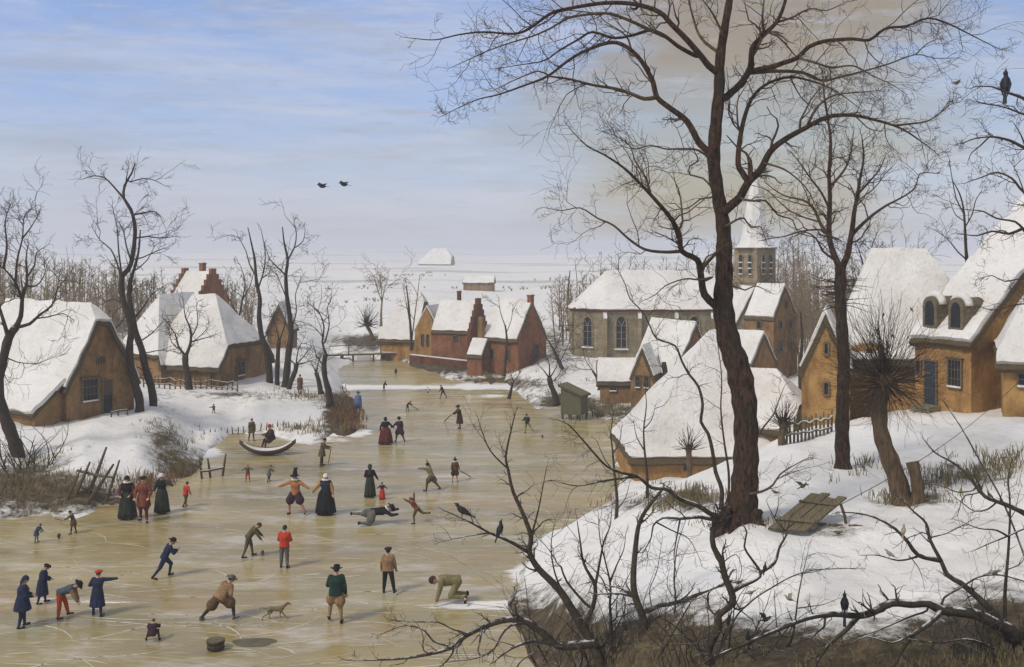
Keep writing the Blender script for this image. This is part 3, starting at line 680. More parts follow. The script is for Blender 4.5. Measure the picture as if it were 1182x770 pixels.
def tower():
    Yc = 98.0; p = PX(876, 0, Yc); zg = 1.5
    a = R(38); root = empty('church_tower', (p.x, Yc + 1.6, zg), a); tag(root, 'square stone church tower with belfry openings under a tall white spire', 'tower')
    w = 2.75; ht = 9.4
    b = MB(); b.box((0, 0, (ht - 1.2) / 2), (w, w, ht + 1.2)); b.build('shaft', TSTONE, root)
    st = MB(); st.box((0, 0, ht - 3.25), (w + .16, w + .16, .14)); st.build('string_course', STONE, root); st = MB(); st.box((0, 0, ht - .05), (w + .2, w + .2, .16)); st.build('cornice', STONE, root)
    I = Matrix()
    for f in ('F', 'L', 'R'):
        for u in (w * .3, w * .7):
            ob = opening(root, I, w, w, f, u, ht - 1.65, .5, 2.1, 'arch', frame=TSTONE); ob.name = 'belfry_opening'
            o, dx, nn = {'F': (Vector((-w / 2, -w / 2, 0)), Vector((1, 0, 0)), Vector((0, -1, 0))), 'R': (Vector((w / 2, -w / 2, 0)), Vector((0, 1, 0)), Vector((1, 0, 0))), 'L': (Vector((-w / 2, w / 2, 0)), Vector((0, -1, 0)), Vector((-1, 0, 0)))}[f]
            rot = Matrix((dx, nn, Vector((0, 0, 1)))).transposed()
            for z in (-.85, -.3, .25):
                lv = MB(); lv.box(o + dx * u + nn * .07 + Vector((0, 0, ht - 1.65 + z)), (.46, .14, .06), rot); lv.box(o + dx * u + nn * .08 + Vector((0, 0, ht - 1.61 + z)), (.42, .12, .07), rot)
                lv.build('louvre', RSNOW, ob)
    sp = MB(); prof = [(0, 2.02), (.22, 1.72), (.7, 1.45), (1.4, 1.27), (2.4, 1.1), (3.8, .88), (5.4, .56), (7.1, .14)]
    sp.tube([Vector((0, 0, ht + .03 + z)) for z, r in prof], [r for z, r in prof], 8, ph=math.pi / 8); so_ = sp.build('spire', RSNOW, root)
    cr = MB(); cr.tube([(0, 0, ht + 6.9), (0, 0, ht + 7.6)], .05, 5); cr.ell((0, 0, ht + 7.1), (.11, .11, .11)); cr.build('finial', GLASS, so_)
tower()
# ================================================================ trees and shrubs
class Tree:
    """limbs are laid out along traced runs at the tree's own distance, wander in depth, and grow side branches by themselves"""
    def __init__(s, name, label, cat, Y, seed, tm, cm, group=None, base=None, depth=.5):
        s.Y = Y; s.r = random.Random(seed); s.T = MB(); s.C = MB(); s.tm, s.cm = tm, cm; s.depth = depth; s.seed = seed
        s.name, s.label, s.cat, s.group = name, label, cat, group; s.base = base; s.nodes = []
    def run(s, pts, dy0=0.0, dy1=None, amp=None):
        """photo polyline -> world polyline, smoothly resampled, drifting in depth from dy0 to dy1"""
        r = s.r; amp = s.depth if amp is None else amp
        if dy1 is None: dy1 = dy0 + r.uniform(-1, 1) * amp
        P = [Vector((float(p[0]), float(p[1]))) for p in pts]
        if s.nodes:
            k = min(s.nodes, key=lambda q: (q[0] - P[0].x) ** 2 + (q[1] - P[0].y) ** 2); dq = math.hypot(k[0] - P[0].x, k[1] - P[0].y)
            if 1.5 < dq < 22: P.insert(0, Vector((k[0], k[1])))
        if len(P) == 2: P.insert(1, (P[0] + P[1]) / 2 + Vector((r.uniform(-2, 2), r.uniform(-2, 2))))
        Q = [P[0] * 2 - P[1]] + P + [P[-1] * 2 - P[-2]]; out = []; n = len(P) - 1
        for i in range(n):
            a, b, c, d = Q[i:i + 4]; m = max(2, min(6, int((c - b).length / 9) + 1))
            for j in range(m):
                t = j / m
                out.append(.5 * ((2 * b) + (c - a) * t + (2 * a - 5 * b + 4 * c - d) * t * t + (3 * b - a - 3 * c + d) * t ** 3))
        out.append(P[-1]); L = len(out) - 1; ph = r.uniform(0, 6)
        if s.nodes:                                    # a limb leaves its parent at the parent's own depth
            k = min(s.nodes, key=lambda q: (q[0] - out[0].x) ** 2 + (q[1] - out[0].y) ** 2)
            if (k[0] - out[0].x) ** 2 + (k[1] - out[0].y) ** 2 < 15 ** 2: dy0, dy1 = k[2], k[2] + dy1 - dy0
        dd = [dy0 + (dy1 - dy0) * i / L + amp * .18 * math.sin(ph + 5 * i / L) * min(1, i / L * 3) * (1 if i else 0) for i in range(L + 1)]
        s.nodes += [(p.x, p.y, d) for p, d in zip(out, dd)]
        return [PX(p.x, p.y, s.Y + d) for p, d in zip(out, dd)]
    def px(s, r): return r * s.Y / F
    def trunk(s, pts, n=12, dy1=0.0, thick=True, flare=True):
        W = s.run([(p[0], p[1]) for p in pts], 0, dy1, .25)
        rs = np.interp(np.linspace(0, len(pts) - 1, len(W)), range(len(pts)), [p[2] for p in pts])
        r = s.r; ra = [s.px(q) * (1 + .07 * math.sin(i * 1.9 + s.seed)) for i, q in enumerate(rs)]
        if flare and len(W) > 2:
            d = (W[0] - W[1]).normalized(); W = [W[0] + d * ra[0] * 1.2, W[0] + d * ra[0] * .1] + W[1:]; ra = [ra[0] * 1.55, ra[0] * 1.18] + ra[1:]
        s.T.tube(W, ra, n); 
        if s.base is None: s.base = W[0]
        return W
    def limb(s, pts, r0, r1, n=None, dy0=0.0, dy1=None, twigs=1.0, tl=1.0, grow=True, start=.15, thin=False, lev=2):
        W = s.run(pts, dy0, dy1); L = len(W); a, b = s.px(r0), s.px(r1)
        ra = [a + (b - a) * (i / (L - 1)) ** .8 for i in range(L)]
        (s.C if thin or r0 < 3.2 else s.T).tube(W, ra, n or (8 if r0 > 3 else 5))
        if grow:
            tot = sum((W[i + 1] - W[i]).length for i in range(L - 1))
            cnt = int(twigs * tot / (s.px(13)) ); 
            for _ in range(cnt):
                t = start + (1 - start) * s.r.random() ** .8; i = min(L - 2, int(t * (L - 1)))
                d = (W[i + 1] - W[i]).normalized()
                big = s.r.random() < .22; s.branch(W[i].lerp(W[i + 1], s.r.random()), d, s.px(s.r.uniform(55, 115) if big else s.r.uniform(18, 55)) * tl * (1.15 - .5 * t), max(ra[i] * (.5 if big else .38), s.px(.45 if big else .27)), lev, True)
            s.branch(W[-1], (W[-1] - W[-2]).normalized(), s.px(22) * tl, b, 1, False)
        return W
    def branch(s, p, d, length, r, lev, side, up=.05, gn=.30):
        g = s.r
        if side:
            ax = Vector((g.gauss(0, .35), 1, g.gauss(0, .35))) if g.random() < .65 else Vector((g.gauss(0, 1), g.gauss(0, 1), g.gauss(0, 1)))
            d = Matrix.Rotation(g.choice((-1, 1)) * R(g.uniform(28, 75)), 3, ax.normalized()) @ d
        n = 4 + (lev > 0) * 2; pts = [p.copy()]; q = p.copy(); rs = [r]; rm = s.px(.17)
        for i in range(n):
            d = (d + Vector((g.gauss(0, gn), g.gauss(0, gn * .6), g.gauss(0, gn) + up))).normalized() if i else d
            q = q + d * (length / n); pts.append(q.copy()); rs.append(max(r * (1 - (i + 1) / n * .75), rm))
            if lev > 0 and i < n - 1 and g.random() < .62: s.branch(q, d, length * g.uniform(.35, .65), max(rs[-1] * .7, rm), lev - 1, True, up, gn)
        s.C.tube(pts, rs, 4 if r > s.px(1) else 3, cap=False)
    def done(s):
        b = s.base; z = max(H(b.x, b.y), 0)
        root = empty(s.name, (b.x, b.y, min(b.z, z))); tag(root, s.label, s.cat, s.group)
        off = root.location
        for mb, nm, m, sm in ((s.T, 'trunk', s.tm, True), (s.C, 'crown', s.cm, False)):
            if not mb.v: continue
            mb.v = [Vector(v) - off for v in mb.v]; mb.build(nm, m, root, True, recalc=False)
        return root
def T(*a, **k): return Tree(*a, **k)

# ---- the great tree on the bank
YG = HIT(856, 604).y
t = T('great_tree', 'huge bare tree with thick dark trunk, the tallest in the foreground', 'tree', YG, 1, BARKRED, GOLDTWIG, depth=2.2)
t.trunk([(855,604,19),(858,575,16),(861,530,14.5),(860,472,13.8),(852,425,14.8),(842,396,13.6),(835,355,12.2),(836,310,10.6),(835,263,9.2),(829,225,8),(824,190,7.6),(825,160,7.6),(830,105,7),(831,70,6),(836,35,5),(842,0,4),(847,-45,2.5),(845,-80,1)], 16)
for a in ((836,600,5,820,612),(872,602,5,886,611),(848,608,5,842,617)): t.T.tube([PX(a[0],a[1]-12,YG-.2), PX(a[0],a[1],YG-.35), PX(a[3],a[4],YG-.6)], [t.px(9), t.px(6), t.px(2)], 7)
LIMBS = [
 ([(831,86),(818,76),(811,67),(793,46),(775,28),(761,14),(733,5),(698,3.5),(656,10),(635,16),(611,33),(593,39),(558,37),(530,40),(502,46),(474,44)],5,.6,1,-1.5),
 ([(806,64),(800,63),(782,53),(768,42),(751,35),(733,40),(709,44),(684,37),(667,46),(646,58),(628,70),(600,75),(576,79)],3.8,.6,1,1.5),
 ([(768,42),(747,33),(730,25),(705,16),(684,16),(656,21),(635,33),(614,42),(597,47),(565,58),(523,77)],3,.5,1,-2.5),
 ([(823,182),(818,175),(807,165),(793,140),(775,126),(758,112),(754,95),(740,70),(723,54),(705,49),(677,58),(656,70),(632,88),(607,98),(576,109),(548,116),(512,133)],5.5,.6,1,2.),
 ([(758,112),(744,114),(726,107),(709,102),(684,98),(656,91),(635,88),(621,82),(593,93),(570,104)],3.4,.5,1,-1),
 ([(826,190),(807,174),(786,172),(768,172),(751,168),(733,172),(715,168)],2.2,.5,1.1,-1.5),
 ([(836,365),(825,352),(813,340),(809,318),(805,300),(787,290),(784,270),(772,249),(754,228),(737,210),(719,193),(698,179),(677,168),(660,151)],6,.6,1,-2),
 ([(809,318),(812,308),(822,297),(830,288)],3,2.4,.2,0),
 ([(751,224),(745,205),(733,186),(728,170),(716,160),(700,153)],2,.5,1,1.2),
 ([(787,290),(768,291),(745,288),(726,276),(708,260),(690,252),(670,240),(649,243),(630,240)],2.6,.5,.9,-1.5),
 ([(822,320),(808,323),(790,322),(768,330),(757,340),(745,346)],2,.5,1,-1),
 ([(820,228),(808,230),(795,240),(775,243),(760,252)],1.8,.4,1,1),
 ([(826,222),(812,206),(797,202),(796,192),(806,186),(802,176)],1.9,1,.8,1),
 ([(829,60),(815,50),(806,38),(800,20),(795,0),(790,-20)],3,1,1,2),
 ([(834,40),(825,20),(815,5),(800,-12)],2.5,.6,1,-1),
 ([(837,113),(845,106),(854,98),(866,78),(868,56),(876,46),(882,39),(896,26),(906,3),(915,-40)],6,2,1,1.5),
 ([(864,84),(877,80),(892,77),(906,72),(920,67),(934,54),(950,48),(966,46),(985,45),(1004,46),(1022,33),(1047,30),(1071,21),(1096,28),(1124,42),(1152,56)],4.4,.6,1,-2),
 ([(866,84),(896,82),(927,84),(948,93),(969,89),(997,82),(1025,74),(1057,63),(1078,67),(1103,67)],3.4,.6,1,2),
 ([(1057,63),(1068,52),(1082,45),(1090,46)],1.2,.4,1,1),
 ([(925,68),(940,72),(960,78),(985,76),(1008,88),(1030,98),(1042,106)],2.4,.5,1,-1),
 ([(836,244),(845,236),(854,228),(864,210),(878,196),(889,175),(906,161),(931,147),(955,135),(983,133),(1008,138),(1032,145),(1050,154),(1075,172)],7,.8,1,-2),
 ([(1032,145),(1050,143),(1070,140),(1086,130),(1094,122)],1.8,.5,1,-1),
 ([(931,147),(942,125),(958,112),(975,108),(1000,106),(1020,104)],2.4,.5,1,1.5),
 ([(864,210),(856,198),(852,189),(854,161),(861,130),(871,109),(889,95),(913,89),(934,93),(955,100),(975,112),(992,125)],4.6,.6,1,1.5),
 ([(885,189),(906,196),(924,210),(936,225),(942,240)],2.2,.5,1,-1),
 ([(857,230),(870,232),(884,232),(898,248),(915,254),(921,269),(938,273),(955,288)],2.2,.5,1,-1),
 ([(840,260),(850,254),(859,252),(867,263),(878,262),(885,280)],2.2,.6,1,-1),
 ([(846,330),(860,335),(872,330),(890,338)],1.6,.5,.8,-1),
 ([(872,505),(882,492),(893,478),(899,462),(905,447)],2.2,.5,.7,.5),
 ([(866,570),(880,567),(892,560),(900,548),(915,538),(930,530)],2.6,.6,.8,-1.2),
 ([(896,26),(915,20),(935,10),(955,12),(980,0)],2,.5,1,1),
 ([(882,39),(880,20),(882,0),(886,-25)],2.4,.8,1,0),
 ([(912,89),(920,105),(930,118),(945,122)],1.4,.5,1,1)]
for pts, r0, r1, tw, d in LIMBS: t.limb(pts, r0 * .85, r1 * .7, dy1=d, twigs=tw * 1.15, tl=.95)
t.done()
# ---- second tree
Y2 = HIT(972, 541).y
t = T('bare_tree', 'slim forked dark tree standing between the great tree and the pollard willow', 'tree', Y2, 2, BARKRED, GOLDTWIG, depth=1.5)
t.trunk([(973,541,9),(972,500,8.2),(973,460,7.6),(974,420,7.2),(972,380,6.8),(970,345,6.4),(970,308,6.5)], 12)
for pts, r0, r1, tw, d in [
 ([(970,310),(962,292),(957,271),(958,229),(957,200),(959,165),(956,140),(952,116),(950,95)],4.6,.8,1.2,.5),
 ([(971,310),(977,298),(980,286),(984,262),(986,245),(990,224),(993,205),(997,182),(995,160)],4.4,.7,1.2,-.5),
 ([(957,272),(948,260),(939,240),(927,231),(912,228),(898,222),(885,212)],2.6,.6,1.2,1),
 ([(957,240),(948,222),(935,205),(925,190),(915,178)],2,.5,1.2,-1),
 ([(984,270),(996,258),(1010,246),(1025,236),(1039,229),(1056,217),(1062,200),(1078,200)],2.4,.5,1.2,1),
 ([(958,215),(968,205),(978,190),(983,170),(985,155)],2,.5,1.2,-1),
 ([(990,224),(1003,210),(1015,196),(1022,180)],1.8,.5,1.2,.6),
 ([(964,300),(950,290),(942,275),(930,268),(918,272)],1.8,.5,1,-.8)]: t.limb(pts, r0, r1, dy1=d, twigs=tw * 1.2, tl=.95)
for k in range(34):
    y = random.Random(k).uniform(315, 350); sx_ = -1 if k % 4 else 1
    t.branch(PX(970 + sx_ * 5, y + 6, Y2), Vector((sx_, random.Random(k + 9).uniform(-.6, .6), random.Random(k + 5).uniform(-.35, .35))).normalized(), t.px(random.Random(k + 2).uniform(14, 38)), t.px(.7), 0, False, -.02, .14)
t.done()
# ---- pollard willow, stump, small pollards
def pollard(label, Y, seed, trunk, head, rad, n, lev=0, name='pollard_willow', up=.1, tm=BARKB, r=.8, amin=-60, group=None):
    r *= .75
    t = T(name, label, 'tree', Y, seed, tm, TWIG, depth=.3, group=group)
    t.trunk(trunk, 10); g = t.r; hx, hy = head; hd = PX(hx, hy, Y)
    t.T.ell(hd, (t.px(trunk[-1][2] * 1.25),) * 3, 9, 6)
    for i in range(n):
        a = g.uniform(0, 2 * math.pi); e = R(g.uniform(amin, 88)); d = Vector((math.cos(a) * math.cos(e), math.sin(a) * math.cos(e), math.sin(e)))
        ln = rad * g.uniform(.55, 1.05) * (1 + .25 * math.sin(e))
        t.branch(hd + d * t.px(trunk[-1][2] * .7), d, t.px(ln), t.px(r * g.uniform(.7, 1.3)), lev if i % 4 == 0 else 0, False, up, .2)
    return t.done()
YW = HIT(1040, 577).y
pollard('thick leaning pollard willow with a bristling ball of shoots', YW, 3, [(1042,578,12.5),(1036,555,11),(1027,530,10.5),(1019,508,9.5),(1015,485,9),(1016,462,9),(1020,445,9)], (1021,440), 80, 330, 1, amin=-70, r=.72)
t = T('tree_stump', 'short sawn stump leaning beside the pollard willow', 'stump', HIT(1060, 577).y, 4, BARKB, TWIG); t.trunk([(1060,577,7.5),(1059,560,7),(1056,545,7),(1053,533,7.5)], 10)
for k in range(7): t.branch(PX(1045 + k * 5, 573, t.Y), Vector((random.Random(k).uniform(-.5, .6), 0, 1)).normalized(), t.px(30), t.px(.5), 0, False)
t.done()
pollard('small pollard willow by the picket fence right of the great tree', HIT(903, 513).y, 5, [(903,514,4.5),(902,504,4),(904,494,4)], (904,491), 26, 70, 0, amin=0)
pollard('little pollard standing before the ochre wall of the tent shaped hut', 44, 6, [(795,563,4),(796,545,3.4),(795,521,3.4)], (795,519), 25, 40, 0, amin=5)
# ---- left bank trees
Y = 58
t = T('bare_tree', 'left of the twin trees in front of the cottages, taller of the pair', 'tree', Y, 7, BARK, TWIG, depth=1.2)
t.label = 'tallest left bank tree, winding trunk just right of the brown cottage gable'
t.trunk([(161,480,5.5),(161,462,5),(155,440,4.6),(150,415,4.4),(150,395,4.2),(152,380,4),(146,358,3.8),(141,341,3.4),(141,320,3),(151,305,2.8),(156,266,2.6),(151,242,2.2),(143,229,2),(144,214,1.6),(152,200,1.2),(156,188,.7)], 10)
for pts, r0, r1, d in [([(143,229),(135,220),(128,212),(120,205),(108,203),(98,206)],1.4,.5,.5),([(145,215),(146,205),(148,196)],1,.4,-.5),([(150,210),(165,206),(178,208),(186,212)],1.1,.4,.8),
 ([(152,248),(165,246),(178,244),(186,250)],1.4,.4,-.8),([(155,275),(170,273),(186,275),(200,273)],1.4,.4,.8),([(151,300),(165,297),(180,290),(192,286)],1.3,.4,-.6),([(141,335),(137,310),(128,288),(116,278),(108,265)],1.6,.4,.8),
 ([(141,322),(137,290),(135,262),(130,240)],1.5,.4,-1),([(146,352),(130,345),(120,350)],1.4,.4,.5),([(147,360),(138,375),(122,388)],1.2,.4,-.5),([(151,300),(146,285),(142,265),(136,255)],1.2,.4,.5)]: t.limb(pts, r0, r1, dy1=d, twigs=1.2, tl=.65)
t.done()
t = T('bare_tree', 'second tree right of the brown cottage, straighter twin of the winding one', 'tree', 60, 8, BARK, TWIG, depth=1.2)
t.trunk([(176,480,5),(177,462,4.6),(174,445,4.4),(168,425,4.2),(164,405,4),(158,388,3.6),(154,372,3.4),(150,350,2.6),(149,330,2.2),(155,310,1.8),(160,290,1.2),(162,265,.7)], 10)
for pts, r0, r1, d in [([(153,370),(165,355),(175,340),(190,330)],1.4,.4,.5),([(160,395),(175,385),(188,372)],1.3,.4,-.6),([(150,345),(152,325),(146,300)],1.3,.4,.7),([(165,408),(180,405),(190,404)],1,.4,.4),([(170,432),(160,424),(152,428)],1,.4,-.4),([(156,312),(170,300),(178,285)],1.2,.4,.5)]: t.limb(pts, r0, r1, dy1=d, twigs=1.2, tl=.65)
t.done()
t = T('bare_tree', 'dark crooked tree cut by the left picture edge beside the cottage', 'tree', 49, 9, BARK, TWIG, depth=1.2)
t.trunk([(24,536,8),(18,515,7.4),(10,493,7),(3,475,6.6),(-2,452,6.2),(0,430,5.6),(6,405,5.2),(10,390,5),(18,378,4.6)], 11)
for pts, r0, r1, d in [([(18,378),(24,365),(26,343),(31,325),(30,300),(32,285)],3.4,.6,.8),([(10,390),(4,370),(-2,350),(-8,330)],3,.8,-.6),([(25,345),(20,330),(12,318),(4,310),(-5,305)],2.4,.5,-.8),([(18,378),(34,374),(44,365),(60,352),(66,335),(68,318)],2.4,.4,.6),
 ([(40,368),(55,366),(72,362),(80,366)],1.4,.4,-.5),([(31,320),(40,306),(42,292),(52,285)],1.6,.4,.6),([(18,330),(20,300),(26,275),(28,250),(38,240)],2,.4,-1),([(4,310),(8,285),(6,255),(14,232)],1.8,.4,.7),([(6,412),(20,418),(36,420)],1.4,.4,-.6),([(30,330),(42,330),(50,320),(54,308)],1.4,.4,.4),([(26,275),(36,262),(44,248)],1.1,.4,.3)]: t.limb(pts, r0, r1, dy1=d, twigs=1.3, tl=.8)
t.done()
t = T('bare_shrub', 'spiky low bush growing at the foot of the left edge tree', 'shrub', 47, 10, BARK, TWIG, depth=.5)
for k in range(16):
    g = random.Random(k + 40); x = g.uniform(5, 60); p = HIT(x, g.uniform(538, 552)); t.base = t.base or p
    t.branch(p, Vector((g.uniform(-.8, .9), g.uniform(-.3, .3), 1)).normalized(), t.px(g.uniform(30, 62)), t.px(.9), 1, False, .05, .2)
t.done()
def plain(label, Y, seed, trunk, limbs, tm=BARK, tw=1.15, tl=.6, name='bare_tree', group=None, cm=TWIG, depth=.8, n=8):
    t = T(name, label, 'tree', Y, seed, tm, cm, depth=depth, group=group); t.trunk(trunk, n)
    g = t.r
    for pts, r0, r1 in limbs: t.limb(pts, r0, r1, dy1=g.uniform(-1, 1) * depth, twigs=tw, tl=tl)
    return t.done()
plain('small pollarded tree with two arms in front of the grey thatched cottage', 69.5, 11, [(219,452,4.2),(217,435,3.8),(214,420,3.6),(214,410,3.6)],
      [([(214,411),(206,400),(202,385),(192,372)],1.8,.4),([(215,410),(220,396),(220,380),(214,366),(212,350)],2.2,.4),([(219,395),(230,392),(244,388)],1.2,.4),([(220,390),(228,375),(227,355)],1.2,.4),([(207,403),(198,395),(196,384)],1,.4)])
plain('leftmost tree of the clump in the middle of the left bank, tall and curved', 74, 12, [(311,453,4.2),(311,430,4),(308,408,3.6),(302,388,3.2),(299,365,2.8),(300,345,2.4),(296,325,2),(294,300,1.4),(290,280,.9),(286,262,.5)],
      [([(299,330),(305,310),(306,290),(302,268)],1.3,.4),([(296,320),(288,305),(284,290),(276,275)],1.2,.4),([(304,392),(312,378),(316,360)],1.1,.4)])
plain('short dark trunk in the middle of the left bank clump', 73.5, 13, [(320,452,3),(320,430,2.8),(321,405,2.6),(322,392,2.2)], [([(322,393),(318,375),(312,360)],1,.4),([(322,394),(328,378),(330,360)],1,.4)])
plain('tall forked tree at the right of the clump on the left bank', 73, 14, [(328,453,4.4),(331,430,4),(333,408,3.8),(336,385,3.2),(334,362,2.8),(331,340,2.4),(330,318,2),(332,300,1.6),(328,280,1),(326,262,.6)],
      [([(332,300),(340,285),(342,270),(340,258)],1.2,.4),([(330,318),(320,308),(312,300),(308,290)],1.1,.4),([(336,380),(342,360),(341,340),(346,325)],1.2,.4),([(331,345),(325,330),(320,318)],1,.4),([(342,285),(350,278),(352,268)],.9,.4)])
plain('bent pollard leaning away from the clump beside the walker on the path', 71.5, 15, [(332,455,3),(336,440,2.8),(341,428,2.8),(342,420,3)], [([(342,421),(350,412),(358,402)],1,.3),([(342,420),(344,405),(350,392)],1,.3),([(341,421),(333,412),(330,400)],.9,.3),([(342,421),(354,418),(366,414)],.9,.3)], tl=.6, tw=1.2)
plain('thin bare tree behind the clump in front of the red brick house', 80, 16, [(277,425,2.6),(278,400,2.4),(276,380,2.2),(276,365,1.8)], [([(276,366),(268,352),(262,340)],1.1,.4),([(276,366),(280,345),(283,325),(278,308)],1.4,.4),([(280,345),(288,332),(292,318)],1,.4)], tw=1)
plain('slender tree on the rusty knoll beside the open ice', 66, 17, [(381,464,4.2),(379,450,3.6),(375,435,3.2),(374,420,3),(376,408,2.6)], [([(376,408),(372,395),(374,378),(368,360),(356,350)],1.5,.4),([(375,395),(380,375),(378,355),(382,345)],1.2,.4),([(374,422),(366,412),(362,400)],1,.4)])
plain('small leaning stub of a tree left of the rusty knoll', 68, 18, [(370,452,2.8),(368,440,2.6),(365,430,2.6)], [([(365,431),(360,420),(352,412)],.9,.3),([(365,431),(368,416),(374,405)],.9,.3)])
g_ = 'bare trees about the far hamlet'
plain('far round brown tree left of the hamlet roofs', 118, 19, [(440,375,1.4),(440,360,1.2),(441,348,1)], [([(441,349),(436,335),(432,322)],.7,.3),([(441,349),(444,332),(448,320)],.7,.3),([(441,350),(440,330),(438,318)],.7,.3)], tm=THICKET, cm=THICKET, tw=2.2, tl=.5)
pollard('far leaning pollard left of the hamlet on the river bank', 112, 20, [(430,391,2.2),(428,384,2),(424,377,2)], (423,375), 20, 90, 0, amin=-20, r=.5)
plain('three thin poplar stems before the white hipped roof of the hamlet', 88, 21, [(475,402,1.6),(474,380,1.4),(472,355,1.1),(469,330,.6)], [([(475,395),(478,370),(482,340),(484,322)],.9,.3),([(474,380),(470,355),(466,335)],.7,.3)], tw=.6, tl=.4)
plain('thin tree in front of the red brown brick house of the hamlet', 82, 22, [(582,432,1.6),(584,410,1.4),(585,390,1.2),(583,375,1)], [([(583,376),(578,362),(576,350)],.7,.3),([(584,385),(590,370),(592,355)],.7,.3)], tw=.7, tl=.4)
plain('dark bush tree between brick house and church apse', 84, 23, [(648,424,2.2),(642,410,1.8),(636,398,1.4)], [([(636,398),(628,386),(622,375)],1,.3),([(640,405),(646,390),(650,375)],1,.3),([(646,418),(655,400),(660,385)],1,.3)], tw=1.6, tl=.7)
plain('knotted bare tree on the river bank left of the plank hut', 68, 24, [(642,464,3.6),(640,454,3.2),(636,445,3),(634,436,3)], [([(634,437),(628,428),(620,420)],1.1,.3),([(634,436),(634,420),(628,405)],1.2,.3),([(636,442),(646,432),(648,420)],1,.3),([(634,437),(642,424),(645,410)],1,.3)], tw=.9, tl=.5)
plain('small dark thorn bush at the snow line under the brick house', 74, 25, [(588,458,1.8),(590,450,1.6),(592,440,1.4)], [([(592,440),(590,432),(588,425)],.8,.3),([(592,441),(598,434),(602,428)],.8,.3)], tw=1, tl=.35)
plain('two thin far trunks left of the church apse', 120, 26, [(658,390,1.3),(658,360,1.2),(656,335,.9),(658,312,.5)], [([(659,380),(665,350),(666,325),(664,305)],1,.3)], tw=.5, tl=.5)
plain('spreading bare bush on the snow mound before the church', 76, 27, [(692,448,1.8),(690,438,1.5),(684,428,1.2)], [([(686,430),(678,420),(674,410)],.9,.3),([(688,436),(694,424),(696,412)],.9,.3)], tw=1.2, tl=.5)
plain('bent dark trunk in front of the little brick house with wings', 66, 28, [(766,472,4),(769,455,3.4),(769,438,3),(766,418,2.8)], [([(768,432),(762,420),(760,410)],.8,.3),([(769,440),(775,428),(780,418)],.8,.3)], tw=.6, tl=.4)
plain('slim pale tree behind the second trunk beside the town house', 58, 29, [(925,485,3),(924,450,2.6),(924,420,2.2),(926,390,1.6),(924,360,1)], [([(925,430),(934,410),(938,392)],1,.3),([(924,410),(915,395),(910,380)],.9,.3)], tw=.5, tl=.5)
plain('dense dark bush tree rising behind the second trunk', 55, 30, [(1002,372,3.4),(1003,350,3),(1004,335,2.6)], [([(1003,350),(1000,325),(995,300),(988,280)],1.8,.4),([(1003,350),(1012,330),(1020,312),(1026,295)],1.7,.4),([(1003,365),(990,350),(982,335)],1.6,.4),([(1004,340),(1006,315),(1005,290),(1010,275)],1.6,.4),([(1002,368),(986,362),(974,350)],1.4,.4),([(1003,345),(992,330),(986,312)],1.3,.4)], tw=2.0, tl=.8, depth=1.6)
plain('bare tree rising behind the snowy farm roof at the right', 50, 31, [(1118,335,2.8),(1117,310,2.4),(1115,288,2),(1114,265,1.6),(1112,240,1.2),(1107,222,.9),(1099,208,.6)], [([(1116,300),(1105,290),(1094,276),(1080,266)],1.3,.4),([(1114,262),(1122,248),(1126,232),(1132,222)],1.1,.4),([(1112,245),(1104,230),(1098,200),(1096,186)],1.1,.4),([(1118,305),(1130,292),(1142,278)],1.2,.4),([(1113,255),(1103,248),(1098,236)],.9,.4)], tw=.9, tl=.6)
t = T('bare_tree', 'branches of a tree reaching in from beyond the right edge, crow on it', 'tree', 29, 32, BARK, TWIG, depth=1.5)
t.trunk([(1262,600,14),(1258,450,12),(1250,330,10),(1246,220,9),(1240,120,6),(1236,20,3)], 10)
for pts, r0, r1 in [([(1244,150),(1215,130),(1190,118),(1178,112),(1160,106),(1145,100),(1127,100)],4,.6),([(1244,160),(1210,140),(1182,132),(1160,124),(1130,118)],3,.5),([(1246,200),(1215,185),(1185,172),(1165,162),(1145,158),(1125,160),(1112,165)],3.6,.6),
 ([(1142,158),(1132,168),(1122,176),(1118,184)],1.4,.4),([(1248,250),(1210,235),(1182,222),(1168,206),(1150,199),(1135,204),(1118,210)],3,.5),([(1250,300),(1210,285),(1183,266),(1172,256),(1150,252),(1135,244),(1115,242)],3.2,.5),([(1180,264),(1165,270),(1145,267),(1128,272),(1108,270)],2.4,.5),
 ([(1185,172),(1178,155),(1170,142)],1.4,.4),([(1183,225),(1176,205),(1170,192)],1.2,.4),([(1250,340),(1210,330),(1180,322),(1160,325),(1145,318),(1130,322)],2.2,.4),([(1250,360),(1205,350),(1172,352),(1150,358),(1135,355)],2,.4),([(1246,220),(1275,190),(1310,165),(1350,150)],4,.6),([(1248,260),(1290,240),(1330,225),(1370,228)],3.6,.6),([(1241,130),(1262,90),(1290,55),(1310,10)],3.4,.6),([(1238,70),(1225,30),(1215,-20),(1200,-60)],3,.5),([(1236,20),(1240,-30),(1250,-80)],2.6,.5),([(1252,340),(1290,320),(1325,322)],2.6,.5)]: t.limb(pts, r0, r1, dy1=t.r.uniform(-1, 1), twigs=.8, tl=.65)
t.done()

